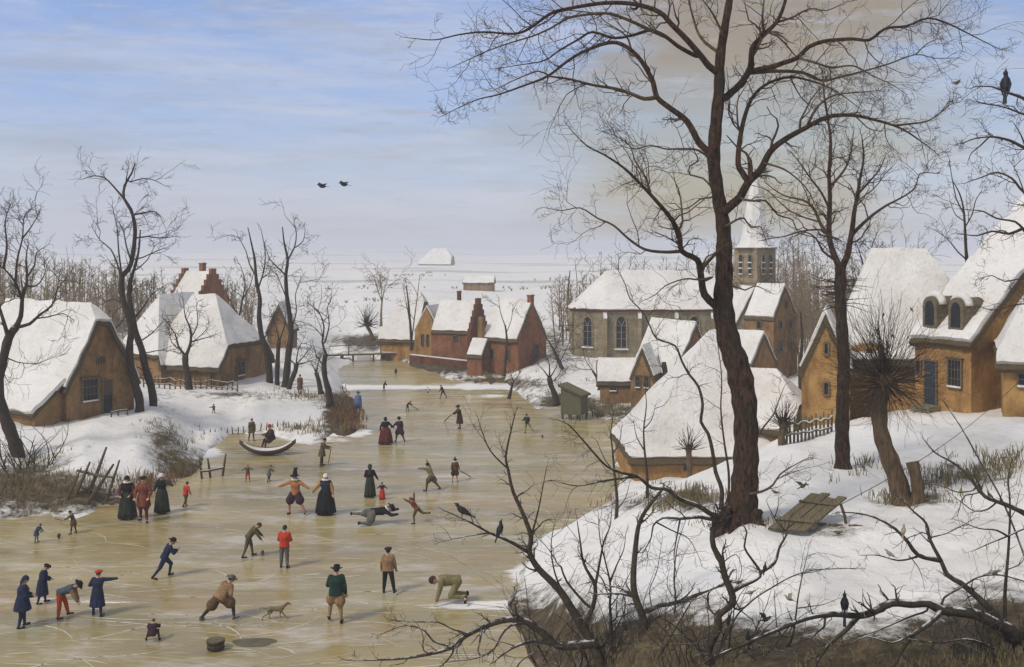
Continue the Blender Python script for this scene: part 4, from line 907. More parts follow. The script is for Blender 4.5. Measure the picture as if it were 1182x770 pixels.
# ---- shrubs of the near slope
def shrub(label, Y, seed, runs, tw=1.0, tl=.6, snow=True, base=None, pale=False, name='bare_shrub', shoots=0):
    t = T(name, label, 'shrub', Y, seed, SHRUBM, SHRUBM, depth=.5)
    for a in runs:
        pts, r0, r1 = a[:3]; d = a[3] if len(a) > 3 else t.r.uniform(-.6, .6)
        W = t.limb(pts, r0 * .88, r1 * .8, dy0=0, dy1=d, twigs=tw, tl=tl, start=.3, lev=1)
        if t.base is None: t.base = W[0]
    for k in range(shoots):
        g = t.r; x0 = runs[0][0][0][0] + g.gauss(0, 42); b = PX(x0, g.uniform(755, 790), Y + g.uniform(-.3, .6))
        t.branch(b, Vector((g.uniform(-.7, .7), g.uniform(-.2, .2), 1)).normalized(), t.px(g.uniform(35, 125)), t.px(g.uniform(.5, 1.3)), 2 if k % 3 == 0 else 1, False, .02, .2)
    return t.done()
YB = HIT(700, 766).y
shrub('many stemmed bare bush at bottom centre whose long bough carries two crows', YB, 51, [
 ([(695,790),(692,762),(679,734.5),(672,724),(659,701.5),(644,679),(623,658),(613,643),(611,633),(613,619),(602.6,590.6),(592,567),(587,544),(584,526),(591,492),(595,476)],8,.8,.4),
 ([(584,539),(566,520.5),(556,497),(552,484)],1.6,.5), ([(613,619),(621,590),(628.5,551.7),(632,535)],1.8,.5),
 ([(611,638),(588,625),(565,615),(537,600),(515.6,590.6)],3,.8,-.5), ([(565,615),(545,618),(525,622),(508,626)],1.3,.4),
 ([(689,742),(664,745),(644,745),(628,732),(608,718),(588,715),(562,722),(537,734.5),(522,747),(496,755),(456,761),(402,762)],7,.7,-.6),
 ([(644,745),(618,740),(598,745),(585,752),(575,760)],3.5,1,-.6), ([(612,719),(590,722),(578,735),(570,750),(550,760),(520,764)],2.2,.5,-.3), ([(522,747),(500,740),(490,728),(468,722),(440,732)],1.8,.5,.5), ([(540,732),(520,725),(505,718),(480,718),(458,716)],1.8,.5,-.4),
 ([(672,724),(684,701.5),(687,676),(674,651),(669,620),(666,600)],4,.6,.5), ([(687,676),(692,650),(697,625),(704,608),(706,590)],2.2,.5,-.4), ([(676,697),(654,671),(648,655),(644,651),(634,635),(623,623)],2.4,.5,.6), ([(660,702),(652,690),(640,660),(636,630),(640,605)],2,.5,.2),
 ([(666,745),(672,755),(668,775)],3,2,-.3)], shoots=34)
shrub('slender dark bush left of the hooked snag at the bottom', YB + .4, 52, [
 ([(700,785),(701,770),(706,734),(704,702),(704,672),(693,625),(691,600)],3.4,.6,.3), ([(704,672),(712,652),(720,634),(722,618)],1.6,.5), ([(706,734),(716,716),(722,700),(718,680)],1.4,.5), ([(703,690),(696,670),(684,656),(676,648)],1.4,.5), ([(704,700),(712,690),(724,668),(732,650)],1.2,.4)])
shrub('thick hooked dark snag curving up at the bottom, tip sawn off', YB - .2, 53, [
 ([(743,790),(742,770),(744.5,734),(742,713),(734,691),(731,669),(734,628),(738,604),(747,587),(762,568)],7.5,2.2,.2), ([(744,706),(752,703),(761,699),(780,696),(804,687),(824,680),(836,673)],4.2,2,.4),
 ([(741,740),(730,742),(722,730),(715,722)],2.5,.6), ([(757,765),(768,735),(777,715),(780,690),(778,668),(782,630),(790,605)],2.6,.5,.3), ([(752,700),(750,680),(758,660),(764,625)],1,.4), ([(778,690),(770,676),(772,660)],1,.4)], tw=.7, shoots=16)
YC = HIT(822, 766).y
shrub('tallest foreground bush, twisting stems in front of the great trunk', YC, 54, [
 ([(822,785),(821,770),(817,751),(829,724),(829,710),(845,696),(844,683),(837,666),(832,647),(823.6,631),(822.5,614.5),(828,601),(832,589)],7,3.4,.5),
 ([(832,589),(833,565),(826,545),(822,519),(817,500),(809,487),(811,467),(806,446),(796,433),(787,417),(779,399),(758,391),(751,378),(741.5,360),(727,344.5),(722,329),(713,311)],3.4,.6,1.),
 ([(832,592),(840,576),(841,545),(836,511),(832,472),(833,436),(828,394)],2.4,.6,.3),
 ([(832,594),(822,594),(806,584),(785,576),(770,565),(752,563),(736,550),(718,546),(700,538),(684,521),(671,506),(656,490),(645,485)],4,.7,-1.), ([(736,550),(718,552),(692,556),(666,561),(640,555)],2,.5,-1),
 ([(828,600),(819,599),(806,597),(785,599),(765,598),(754,607),(752,620),(742,639)],3.4,.6,-.5), ([(785,599),(778,640),(780,660)],1.4,.5), ([(758,603),(775,612),(795,622),(808,645)],1.3,.4),
 ([(844,684),(856,677),(873,669),(878,661),(867,644.5),(859,631),(862,614.5),(857,605)],3.4,1,.4), ([(878,661),(894,650),(900,631),(908,617),(903,609),(894,598),(886,582)],2.8,.6,.6), ([(894,598),(898,585),(899,570)],1,.4),
 ([(829,724),(813,751),(794,737),(777,721),(760,712)],2.6,.6,-.3), ([(826,760),(838,735),(851,710),(862,699),(875,688),(895,676),(913,666),(940,658),(985,656)],1.6,.6,-.5), ([(845,684),(855,705),(868,715),(876,735)],1.2,.5), ([(834,650),(850,640),(856,660),(848,680)],1,.4)], tw=.85, shoots=26)
shrub('thin upright sapling with side twigs on the near slope', YC + .3, 55, [
 ([(885,790),(895,760),(912,742),(918,715),(921,690),(926,665),(932,640)],2.6,.5,.2), ([(921,702),(935,700),(950,698),(965,692)],1.2,.4), ([(918,715),(908,735),(898,728),(895,705),(894,685)],1.3,.4), ([(926,662),(940,660),(958,655)],.9,.4), ([(895,760),(870,768),(850,775)],1.4,.6)], tw=.6)
YD = HIT(1166, 745).y
shrub('great sprawling dark bush at the bottom right with the long tailed bird', YD, 56, [
 ([(1172,740),(1166,727),(1151,721),(1129,710),(1106,706),(1086,704),(1071,696),(1051,697),(1029,696),(1009,706),(991,711),(963,709),(934,713),(900,726),(850,747),(820,760)],9,1.2,-.8),
 ([(1083,710),(1071,721),(1054,733),(1040,753),(1030,775)],4.4,2,-.5), ([(991,711),(977,727),(957,744),(943,764),(938,780)],3.6,1.6,-.4), ([(1050,733),(1030,742),(1000,735),(975,745),(950,738)],1.6,.5,-.3), ([(1070,705),(1050,712),(1020,725),(990,735),(960,742)],1.6,.5,.4),
 ([(1166,735),(1149,710),(1129,690),(1109,673),(1094,664),(1086,647),(1074,624),(1069,604),(1054,590),(1043,578)],7,.9,.5), ([(1086,647),(1060,641),(1049,627),(1034,611),(1014,599),(994,593),(969,591)],3.6,.7,.4), ([(1057,643),(1037,647),(1014,641),(994,641)],2,.5), ([(1049,641),(1060,655),(1065,668)],1.2,.4), ([(1076,620),(1092,616),(1108,608),(1126,598)],1.3,.4),
 ([(1225,640),(1200,610),(1183,593),(1157,581),(1137,573),(1123,556),(1117,548),(1100,534),(1080,523),(1067,508)],5.5,.7,1.), ([(1150,580),(1140,588),(1125,590),(1110,580),(1100,572)],1.6,.5), ([(1123,566),(1105,568),(1085,560),(1065,558)],1.4,.5),
 ([(1162,740),(1160,690),(1164,636),(1166,587),(1164,550),(1170,525)],3.4,.7,.3), ([(1215,600),(1183,610),(1163,619),(1143,627),(1123,636)],2.4,.5,-.4), ([(1163,619),(1150,612),(1130,610),(1110,602)],1.6,.5),
 ([(1090,690),(1110,678),(1130,666),(1155,664),(1185,672)],1.6,1,-.4), ([(1175,745),(1188,700),(1195,650)],4,2,.3), ([(1170,760),(1140,745),(1115,738),(1080,742),(1040,736)],2.4,.6,-.8)], tw=.8, tl=.55, shoots=40)
shrub('long bare pole like shoot slanting down before the ochre farmhouse', YD + 2.5, 57, [([(1200,690),(1182,640),(1158,580),(1130,530),(1110,494),(1090,464)],1.6,1.2,4.)], tw=.0, tl=.2, name='bare_pole')
shrub('small tree with dry leaf clusters on the river side of the snow slope', HIT(710, 602).y, 58, [
 ([(711,604),(712,575),(709,545),(707,520),(705,500),(708,478)],3,.6,.2), ([(709,545),(698,530),(690,512)],1.2,.4), ([(707,525),(715,510),(718,490)],1.1,.4), ([(711,590),(722,575),(726,560)],1,.4)], tw=.7)
shrub('upright dark sapling beside it before the tent shaped hut', HIT(748, 578).y, 59, [
 ([(747,580),(747,550),(744,520),(743,495),(746,470),(745,450)],2.6,.5,.2), ([(744,520),(735,505),(732,490)],1,.4), ([(743,495),(752,485),(756,470)],1,.4)], tw=.6)
shrub('low snowy briars at the centre bottom of the slope', YB - .5, 60, [([(590,785),(600,765),(620,752),(640,755)],1.4,.4), ([(770,785),(780,760),(800,755)],1.2,.4), ([(860,785),(870,765),(900,760),(930,768)],1.2,.4), ([(980,785),(1000,760),(1030,768)],1.2,.4), ([(650,780),(640,765),(625,768)],1.1,.4), ([(1060,785),(1075,765),(1100,760)],1.2,.4), ([(905,785),(890,770),(870,775)],1.2,.4)], tw=1.6, tl=.5)
# ================================================================ grass, far woods, hedges, fences and small structures
def tufts(name, mat, spots, seed, hgt=(.25, .55)):
    g = random.Random(seed); mb = MB()
    for (cx, cy, sx_, sy_, n, hs) in spots:
        for _ in range(n):
            x = g.gauss(cx, sx_); y = g.gauss(cy, sy_)
            if y < 300: continue
            p = HIT(x, y)
            if p.z < .03: continue
            for k in range(g.randint(3, 6)):
                h = g.uniform(*hgt) * hs; a = g.uniform(0, 6.28); l = g.uniform(.1, .6) * h; w_ = .006 + .00022 * p.y
                b = p + Vector((g.uniform(-.2, .2), g.uniform(-.2, .2), -.05)); tip = b + Vector((math.cos(a) * l, math.sin(a) * l, h)); md = b.lerp(tip, .55) + Vector((0, 0, h * .1))
                s_ = Vector((w_, 0, 0))
                o = len(mb.v); mb.v += [b - s_, b + s_, md + s_ * .7, md - s_ * .7, tip]; mb.f += [(o, o + 1, o + 2, o + 3), (o + 3, o + 2, o + 4)]
    o = mb.build(name, mat, recalc=False); tag(o, kind='stuff'); return o
tufts('dry_grass', GRASSM, [(185,490,14,16,40,.7),(205,520,14,14,40,.7),(215,542,16,6,40,.8),(80,560,40,8,130,1.1),(20,560,30,18,110,1.2),(345,459,30,3,90,.8),(1095,552,24,6,50,.8),(1150,540,22,8,50,.9),(1060,578,24,4,16,.6),(800,574,25,6,60,.7),(740,582,40,7,50,.7),
  (700,475,25,4,110,.9),(560,428,30,4,70,.8),(600,445,25,3,70,.8),(650,462,14,4,60,.8),(1030,577,14,3,16,.7),(860,606,26,4,50,.5),(1000,540,30,6,16,.7),(470,415,30,4,60,.6),(350,498,22,4,60,.9),(250,520,20,10,30,.8)], 1)
tufts('slope_grass', GRASSM, [(700,755,60,10,70,.3),(860,768,120,8,120,.25),(1050,770,80,8,80,.25),(1150,745,30,14,60,.3)], 2)
tufts('rusty_grass', GRASSRED, [(396,474,12,10,150,.85),(408,488,10,6,50,.8),(165,560,12,5,60,.9),(195,556,20,4,70,.7),(320,528,10,3,0,1)], 3)
# far woods: a thicket of thin crowns that reads as one brown mass
def woods(name, spots, seed):
    mb = MB(); g = random.Random(seed)
    for (x0, x1, Y0, Y1, h0, h1, n) in spots:
        for _ in range(n):
            Y = g.uniform(Y0, Y1); x = g.uniform(x0, x1); b = ON(x, Y, -.2); h = g.uniform(h0, h1); lean = Vector((g.uniform(-.12, .12), 0, 1))
            top = b + lean * h; rw = .012 + .00035 * Y
            mb.tube([b, b.lerp(top, .5) + Vector((g.uniform(-.2, .2), 0, 0)), top], [rw * 1.8, rw * 1.1, rw * .4], 3, False)
            for k in range(g.randint(14, 20)):
                t = g.uniform(.22, .97); p = b.lerp(top, t); a = g.uniform(0, 6.28); l = h * g.uniform(.14, .36) * (1.15 - t)
                q = p + Vector((math.cos(a) * l, math.sin(a) * l, l * g.uniform(.4, 1.3)))
                mb.tube([p, p.lerp(q, .5) + Vector((0, 0, l * .12)), q], [rw * .6, rw * .42, rw * .25], 3, False)
                for _k in range(2):
                    q2 = p.lerp(q, g.uniform(.4, .9)); mb.tube([q2, q2 + Vector((g.uniform(-.35, .35), g.uniform(-.35, .35), g.uniform(.2, .7))) * l], [rw * .3, rw * .2], 3, False)
    o = mb.build(name, THICKET, recalc=False); tag(o, kind='stuff')
woods('bare_woodland', [(-60,150,80,125,4.5,8,90),(120,215,88,125,4,6.2,36),(255,300,85,110,3.5,6,26)], 5)
woods('bare_woodland', [(905,1060,70,120,5,9.5,90),(820,930,115,145,7,11,36),(640,700,100,130,4,7,40),(690,860,118,150,5,9,60)], 6)
g = random.Random(12)
hd_ = MB()
for (x, Y, wpx, h) in [(330,150,60,1.1),(60,210,140,1.8),(400,230,60,1.2),(540,230,60,1.2),(620,240,70,1.4),(700,300,140,1.8),(430,175,40,1.0),(480,330,60,1.2)]:
    for k in range(16):
        xx = x + g.gauss(0, wpx * .4); YY = Y + g.gauss(0, Y * .012); b = ON(xx, YY, -.2); hh = h * g.uniform(.3, .75); rw = .00035 * Y
        for q in range(4):
            a = g.uniform(-1, 1); hd_.tube([b, b + Vector((a * hh * .3, 0, hh * .6)), b + Vector((a * hh * .55, g.uniform(-.3, .3), hh))], [rw, rw * .8, rw * .4], 3, False)
tag(hd_.build('hedge_lines', THICKET, recalc=False), kind='stuff')

# ---- fences
def stake_fence(label, px_pts, h, rail=(.45,), lean=0, name='picket_fence', th=.05, mat=WOOD, jit=.15, seed=0, zoff=0, Ys=None):
    g = random.Random(seed); W = [HIT(x, y) if Ys is None else ON(x, Ys) for x, y in px_pts]; root = empty(name, W[0]); tag(root, label, 'fence')
    tops = []
    for i, p in enumerate(W):
        mb = MB(); d = Vector((g.uniform(-jit, jit) + lean, g.uniform(-jit, jit), 1)).normalized(); hh = h * g.uniform(.85, 1.12); q = p - W[0]
        mb.tube([q - d * .3, q + d * hh * .6, q + d * hh], [th, th * .95, th * .55], 5); mb.build('stake', mat, root); tops.append((q, d, hh))
    for f in rail:
        mb = MB(); mb.tube([q + d * hh * f + Vector((0, -th, 0)) for q, d, hh in tops], th * .6, 5); mb.build('rail', mat, root)
        sn = MB(); sn.tube([q + d * hh * f + Vector((0, -th, th * .9)) for q, d, hh in tops], th * .5, 5, k=(1.2, .7)); sn.build('snow_line', RSNOW, root)
    return root
stake_fence('picket fence at the foot of the grey thatched cottage', [(x, 449 + (x - 180) * .06) for x in range(166, 280, 6)], .95, (.35, .75), seed=1)
stake_fence('weathered picket fence behind the small pollard, right of the great tree', [(908 + k * 4.3, 511 - k * .75) for k in range(13)], .85, (.3, .72), seed=2, th=.045, mat=GREYWOOD, jit=.05)
stake_fence('row of short stakes in the snow behind the boat', [(236 + k * 6.5, 505 - k * .65) for k in range(16)], .42, (), seed=3, th=.035)
stake_fence('three leaning posts with one sagging rail at the end of the bank', [(233, 553), (243, 552), (257, 550)], 1.0, (.35,), seed=4, th=.06)
stake_fence('low stake fence with one rail by the foot of the plank hut', [(648 + k * 6, 471 + k * 1.6) for k in range(8)], .55, (.6,), seed=5, th=.05)
stake_fence('low rail fence beside the brown cottage doorway', [(128, 486), (137, 484), (147, 482)], .6, (.7,), seed=6, th=.045)
# collapsed fence of heavy stakes at the left
b0 = HIT(112, 575); root = empty('broken_fence', b0); tag(root, 'collapsed fence of long leaning stakes and crossed rails by the left shore', 'fence')
def stk(x0, y0, x1, y1, r, nm, dy=0):
    a = HIT(x0, y0); b = PX(x1, y1, a.y + dy); mb = MB(); d = b - a
    mb.tube([a - d * .08 - b0, a + d * .4 - b0 + Vector((.02, 0, .02)), b - b0], [r, r * .9, r * .5], 6); mb.build(nm, WOOD, root)
for a in [(86,575,104,533,.085,'stake',.5),(100,584,131,536,.09,'stake',-.3),(102,572,123,516,.09,'stake',.6),(122,580,138,531,.07,'stake',.2),(76,580,94,540,.06,'stake',.3)]: stk(*a)
for (x0, y0, x1, y1) in [(89,543,129,551),(88,560,125,570)]:
    mb = MB(); mb.tube([PX(x0, y0, b0.y - .1) - b0, PX((x0 + x1) / 2, (y0 + y1) / 2 + 1, b0.y - .15) - b0, PX(x1, y1, b0.y - .2) - b0], [.06, .06, .05], 6); mb.build('rail', GREYWOOD, root)
# footbridge far up the river
A, B = PX(378, 0, 99), PX(462, 0, 101); A.z = B.z = .75; d = B - A; L = d.length; root = empty('footbridge', A, math.atan2(d.y, d.x)); tag(root, 'snowy plank footbridge with a handrail far up the river', 'bridge')
mb = MB(); mb.box((L / 2, 0, -.06), (L, .8, .14)); mb.build('deck', WOOD, root)
mb = MB(); mb.box((L / 2, 0, .05), (L, .74, .1)); mb.build('snow_cover', RSNOW, root)
for i, f in enumerate((.18, .2, .34, .62, .8, .83)):
    mb = MB(); mb.tube([(f * L, -.3, -1.3), (f * L, -.3, -.02)], .09, 6); mb.build('pile', WOOD, root)
for f in (.28, .72):
    mb = MB(); mb.tube([(f * L, -.36, .0), (f * L, -.36, .95)], .055, 5); mb.build('rail_post', WOOD, root)
mb = MB(); mb.tube([(.02 * L, -.36, .8), (.28 * L, -.36, .86), (.72 * L, -.36, .83), (L, -.36, .82)], .04, 5); mb.build('handrail', WOOD, root)
# plank hut on stilts
p = ON(663, 66.5); root = empty('plank_hut', p, R(-28)); tag(root, 'narrow grey plank hut with lean-to roof on stilts over the ice', 'hut')
mb = MB(); mb.prism([(-.7, -.55, .35), (.7, -.55, .35), (.7, -.55, 1.65), (-.7, -.55, 2.15)], (0, 1.1, 0)); mb.build('plank_wall', mottled('hut_planks', (.07, .07, .04), (.17, .16, .09), 4, .9, .8, .03, (6, 6, .7)), root)
mb = MB(); mb.prism([(-.85, -.7, 2.1), (.85, -.7, 1.5), (.85, -.7, 1.6), (-.85, -.7, 2.22)], (0, 1.4, 0)); rf = mb.build('roof', WOOD, root)
mb = MB(); mb.prism([(-.82, -.66, 2.21), (.82, -.66, 1.6), (.82, -.66, 1.64), (-.82, -.66, 2.25)], (0, 1.32, 0)); mb.build('snow_cover', GREYWOOD, rf)
for x in (-.6, 0, .6):
    for y in (-.5, .5):
        mb = MB(); mb.tube([(x, y, -.5), (x, y, .36)], .06, 5); mb.build('stilt', WOOD, root)
# boat
p0 = PX(309, 524, 0); pb = HIT(309, 525); Lb = 64 * pb.y / F
root = empty('rowing_boat', pb, R(6)); tag(root, 'crescent shaped wooden boat frozen in and filled with snow', 'boat')
mb = MB(); st_ = []; n_ = 15; rows = []
for i in range(n_):
    t = i / (n_ - 1) * 2 - 1; x = t * Lb / 2; wv = .52 * (1 - abs(t) ** 2.2) + .03; z1 = .30 + .52 * abs(t) ** 2.4; z0 = .0 + .60 * abs(t) ** 2.6
    rows.append([Vector((x, -wv, z1)), Vector((x, -wv * .72, (z0 + z1) / 2 - .03)), Vector((x, 0, z0)), Vector((x, wv * .72, (z0 + z1) / 2 - .03)), Vector((x, wv, z1)), Vector((x, wv - .06, z1)), Vector((x, 0, z0 + .07)), Vector((x, -wv + .06, z1))])
mb.add([v for r_ in rows for v in r_], [(i * 8 + j, i * 8 + (j + 1) % 8, i * 8 + 8 + (j + 1) % 8, i * 8 + 8 + j) for i in range(n_ - 1) for j in range(8)] + [tuple(range(8)), tuple(range((n_ - 1) * 8, n_ * 8))])
mb.build('hull', WOOD, root, True)
sn = MB(); 
for i in range(2, n_ - 2): pass
vs2 = []; 
for i in range(1, n_ - 1):
    a, b = rows[i][7], rows[i][5]
    for k in range(5):
        f = k / 4; q = a.lerp(b, f); vs2.append(q + Vector((0, 0, -.05 + .09 * math.sin(math.pi * f))))
sn.add(vs2, [(i * 5 + j, i * 5 + j + 1, i * 5 + 6 + j, i * 5 + 5 + j) for i in range(n_ - 3) for j in range(4)]); sn.build('snow_load', RSNOW, root, True)
# bird trap
c0 = HIT(905, 614); root = empty('bird_trap', c0); tag(root, 'tilted trap of old planks propped over scattered grain on the snow', 'bird trap')
Pc = [PX(886, 611, c0.y - .05), PX(930, 621, c0.y - .35), PX(977, 577, c0.y + .15), PX(936, 571, c0.y + .55)]
Pc[0].z = H(Pc[0].x, Pc[0].y) + .05; Pc[1].z = H(Pc[1].x, Pc[1].y) + .05
nr = (Pc[1] - Pc[0]).cross(Pc[3] - Pc[0]).normalized()
if nr.z < 0: nr = -nr
for i in range(4):
    f0, f1 = i / 4 + .012, (i + 1) / 4 - .012; e = (.0, .05, -.06, .02)[i]
    a, b = Pc[0].lerp(Pc[1], f0), Pc[0].lerp(Pc[1], f1); c_, d_ = Pc[3].lerp(Pc[2], f1), Pc[3].lerp(Pc[2], f0)
    c_ = b.lerp(c_, 1 + e); d_ = a.lerp(d_, 1 + e * .7); mb = MB(); mb.prism([q - c0 + nr * .012 * (i % 2) for q in (a, b, c_, d_)], nr * .07); mb.build('plank', GREYWOOD, root)
for f in (.2, .72):
    a, b = Pc[0].lerp(Pc[3], f), Pc[1].lerp(Pc[2], f); mb = MB(); mb.prism([a + nr * .085 - c0, b + nr * .085 - c0, b.lerp(Pc[2], .1) + nr * .085 - c0, a.lerp(Pc[3], .1) + nr * .085 - c0], nr * .05); mb.build('batten', GREYWOOD, root)
pr = HIT(977, 611); tp = Pc[1].lerp(Pc[2], .86)
mb = MB(); mb.tube([pr - c0 - Vector((0, 0, .05)), (pr + tp) / 2 - c0 + Vector((.03, 0, 0)), tp - c0], .035, 6); mb.build('prop_stick', WOOD, root)
mb = MB(); wdw = PX(1180, 437, 38.0); mb.tube([tp.lerp(wdw, f) - Vector((0, 0, .35 * math.sin(math.pi * f))) for f in [i / 16 for i in range(17)]], .011, 4)
tag(mb.build('trap_cord', TWIG), 'thin cord running from the bird trap up to the blue window', 'cord')
# ice hole, tub, toys on the ice
p = HIT(293, 743); hl = MB(); ring = [Vector((p.x + .6 * math.cos(a) * (1 + .12 * math.sin(3 * a)), p.y + .36 * math.sin(a) * (1 + .1 * math.cos(2 * a)), .006)) for a in [i * math.pi / 14 for i in range(28)]]
hl.add(ring, [tuple(range(28))]); WAT = mottled('cold_water', (.06, .055, .03), (.17, .145, .07), 3, .45, .3, .03, (1, 2.5, 1))
tag(hl.build('ice_hole', WAT), 'dark oval hole cut in the ice at the bottom left', 'ice hole')
p = HIT(249, 750); tb = MB(); root = empty('wooden_tub', p, .3); tag(root, 'small dark wooden tub beside the hole in the ice', 'tub')
tb.tube([(0, 0, .0), (0, 0, .13), (0, 0, .27)], [.20, .225, .25], 14, True); tb.build('staves', WOOD, root, False)
for z in (.07, .2):
    hp = MB(); hp.tube([(0, 0, z - .02), (0, 0, z + .02)], .232 + z * .07, 14); hp.build('hoop', GLASS, root)
tb = MB(); tb.tube([(0, 0, .271), (0, 0, .28)], [.22, .21], 14); tb.build('water', WAT, root)
for (x, y, lab, c) in [(303, 642, 'little spinning top on the ice between the bending man and the red jacket', (.2, .1, .05)), (68, 622, 'small round toy stone on the ice between two boys at the left', (.06, .05, .04)), (626, 506, 'brown puck on the ice near the skater in green', (.15, .09, .04)), (480, 585, 'dark hat fallen on the ice', (.0, .0, .0))][:3]:
    p = HIT(x, y); tp_ = MB(); tp_.tube([p + Vector((0, 0, z)) for z in (0, .05, .12, .17, .2)], [.015, .045, .07, .05, .02], 10); tag(tp_.build('spinning_top' if 'top' in lab else 'ice_puck', cloth(c), None, True), lab, 'toy')

# skate scratches: thin scored and powdered lines lying on the ice
g = random.Random(77); mb = MB()
for _ in range(420):
    y = 450 + 330 * g.random() ** .8; x = g.uniform(-20, 640); Y = CH * F / (y - HY); X = (x - CX) / F * Y
    if H(X, Y) > -.12: continue
    a = g.gauss(0, .22); ln = g.uniform(.4, 4.0); cv = g.gauss(0, .10); wd = g.uniform(.008, .03); pts = []; q = Vector((X, Y, .0045)); k = 8
    for i in range(k):
        pts.append(q.copy()); q = q + Vector((math.cos(a), math.sin(a), 0)) * ln / k; a += cv
    o = len(mb.v)
    for i, p in enumerate(pts):
        d = (pts[min(i + 1, k - 1)] - pts[max(i - 1, 0)]).normalized(); s_ = Vector((-d.y, d.x, 0)) * wd * math.sin(math.pi * (i + .3) / (k - .4)); mb.v += [p + s_, p - s_]
    mb.f += [(o + 2 * i, o + 2 * i + 1, o + 2 * i + 3, o + 2 * i + 2) for i in range(k - 1)]
tag(mb.build('skate_scratches', mottled('ice_powder', (.5, .44, .30), (.72, .68, .58), 3, .9, .2, .01), recalc=False), kind='stuff')
# ================================================================ people, dog, birds
SKIN = mottled('skin', (.42, .24, .16), (.55, .34, .24), 9, .6, .1, .005)
HAIRM = mottled('hair', (.035, .022, .013), (.09, .055, .03), 20, .8, .4, .01, (1, 1, .3))
EYEM = mottled('eye_dark', (.01, .01, .01), (.03, .025, .02), 4, .3, .1, .002)
C = dict(navy=(.022, .032, .07), black=(.016, .015, .018), red=(.52, .055, .025), orange=(.50, .085, .03), brown=(.13, .075, .04), dbrown=(.06, .036, .024), tan=(.30, .185, .095), olive=(.12, .10, .05),
         green=(.016, .045, .034), slate=(.075, .10, .13), blue=(.13, .20, .34), grey=(.14, .14, .12), white=(.74, .72, .67), ochre=(.42, .19, .07), maroon=(.12, .03, .026), plum=(.055, .025, .04), khaki=(.22, .19, .09), dgreen=(.036, .042, .032), pink=(.5, .25, .19), rust=(.20, .065, .038))
def soft(mb, name, mat, root, vox, it=2):
    o = mb.build(name, mat, root, True)
    m = o.modifiers.new('blend', 'REMESH'); m.mode = 'VOXEL'; m.voxel_size = vox; m.use_smooth_shade = True
    s_ = o.modifiers.new('soften', 'SMOOTH'); s_.factor = .5; s_.iterations = it
    return o
def rx(a): return Matrix.Rotation(R(a), 3, 'X')
def ry(a): return Matrix.Rotation(R(a), 3, 'Y')
def rz(a): return Matrix.Rotation(R(a), 3, 'Z')
STAND = dict(legs=((4, 4, 4), (-3, 4, 2)), arms=((5, 10, 15), (0, 10, 15)))
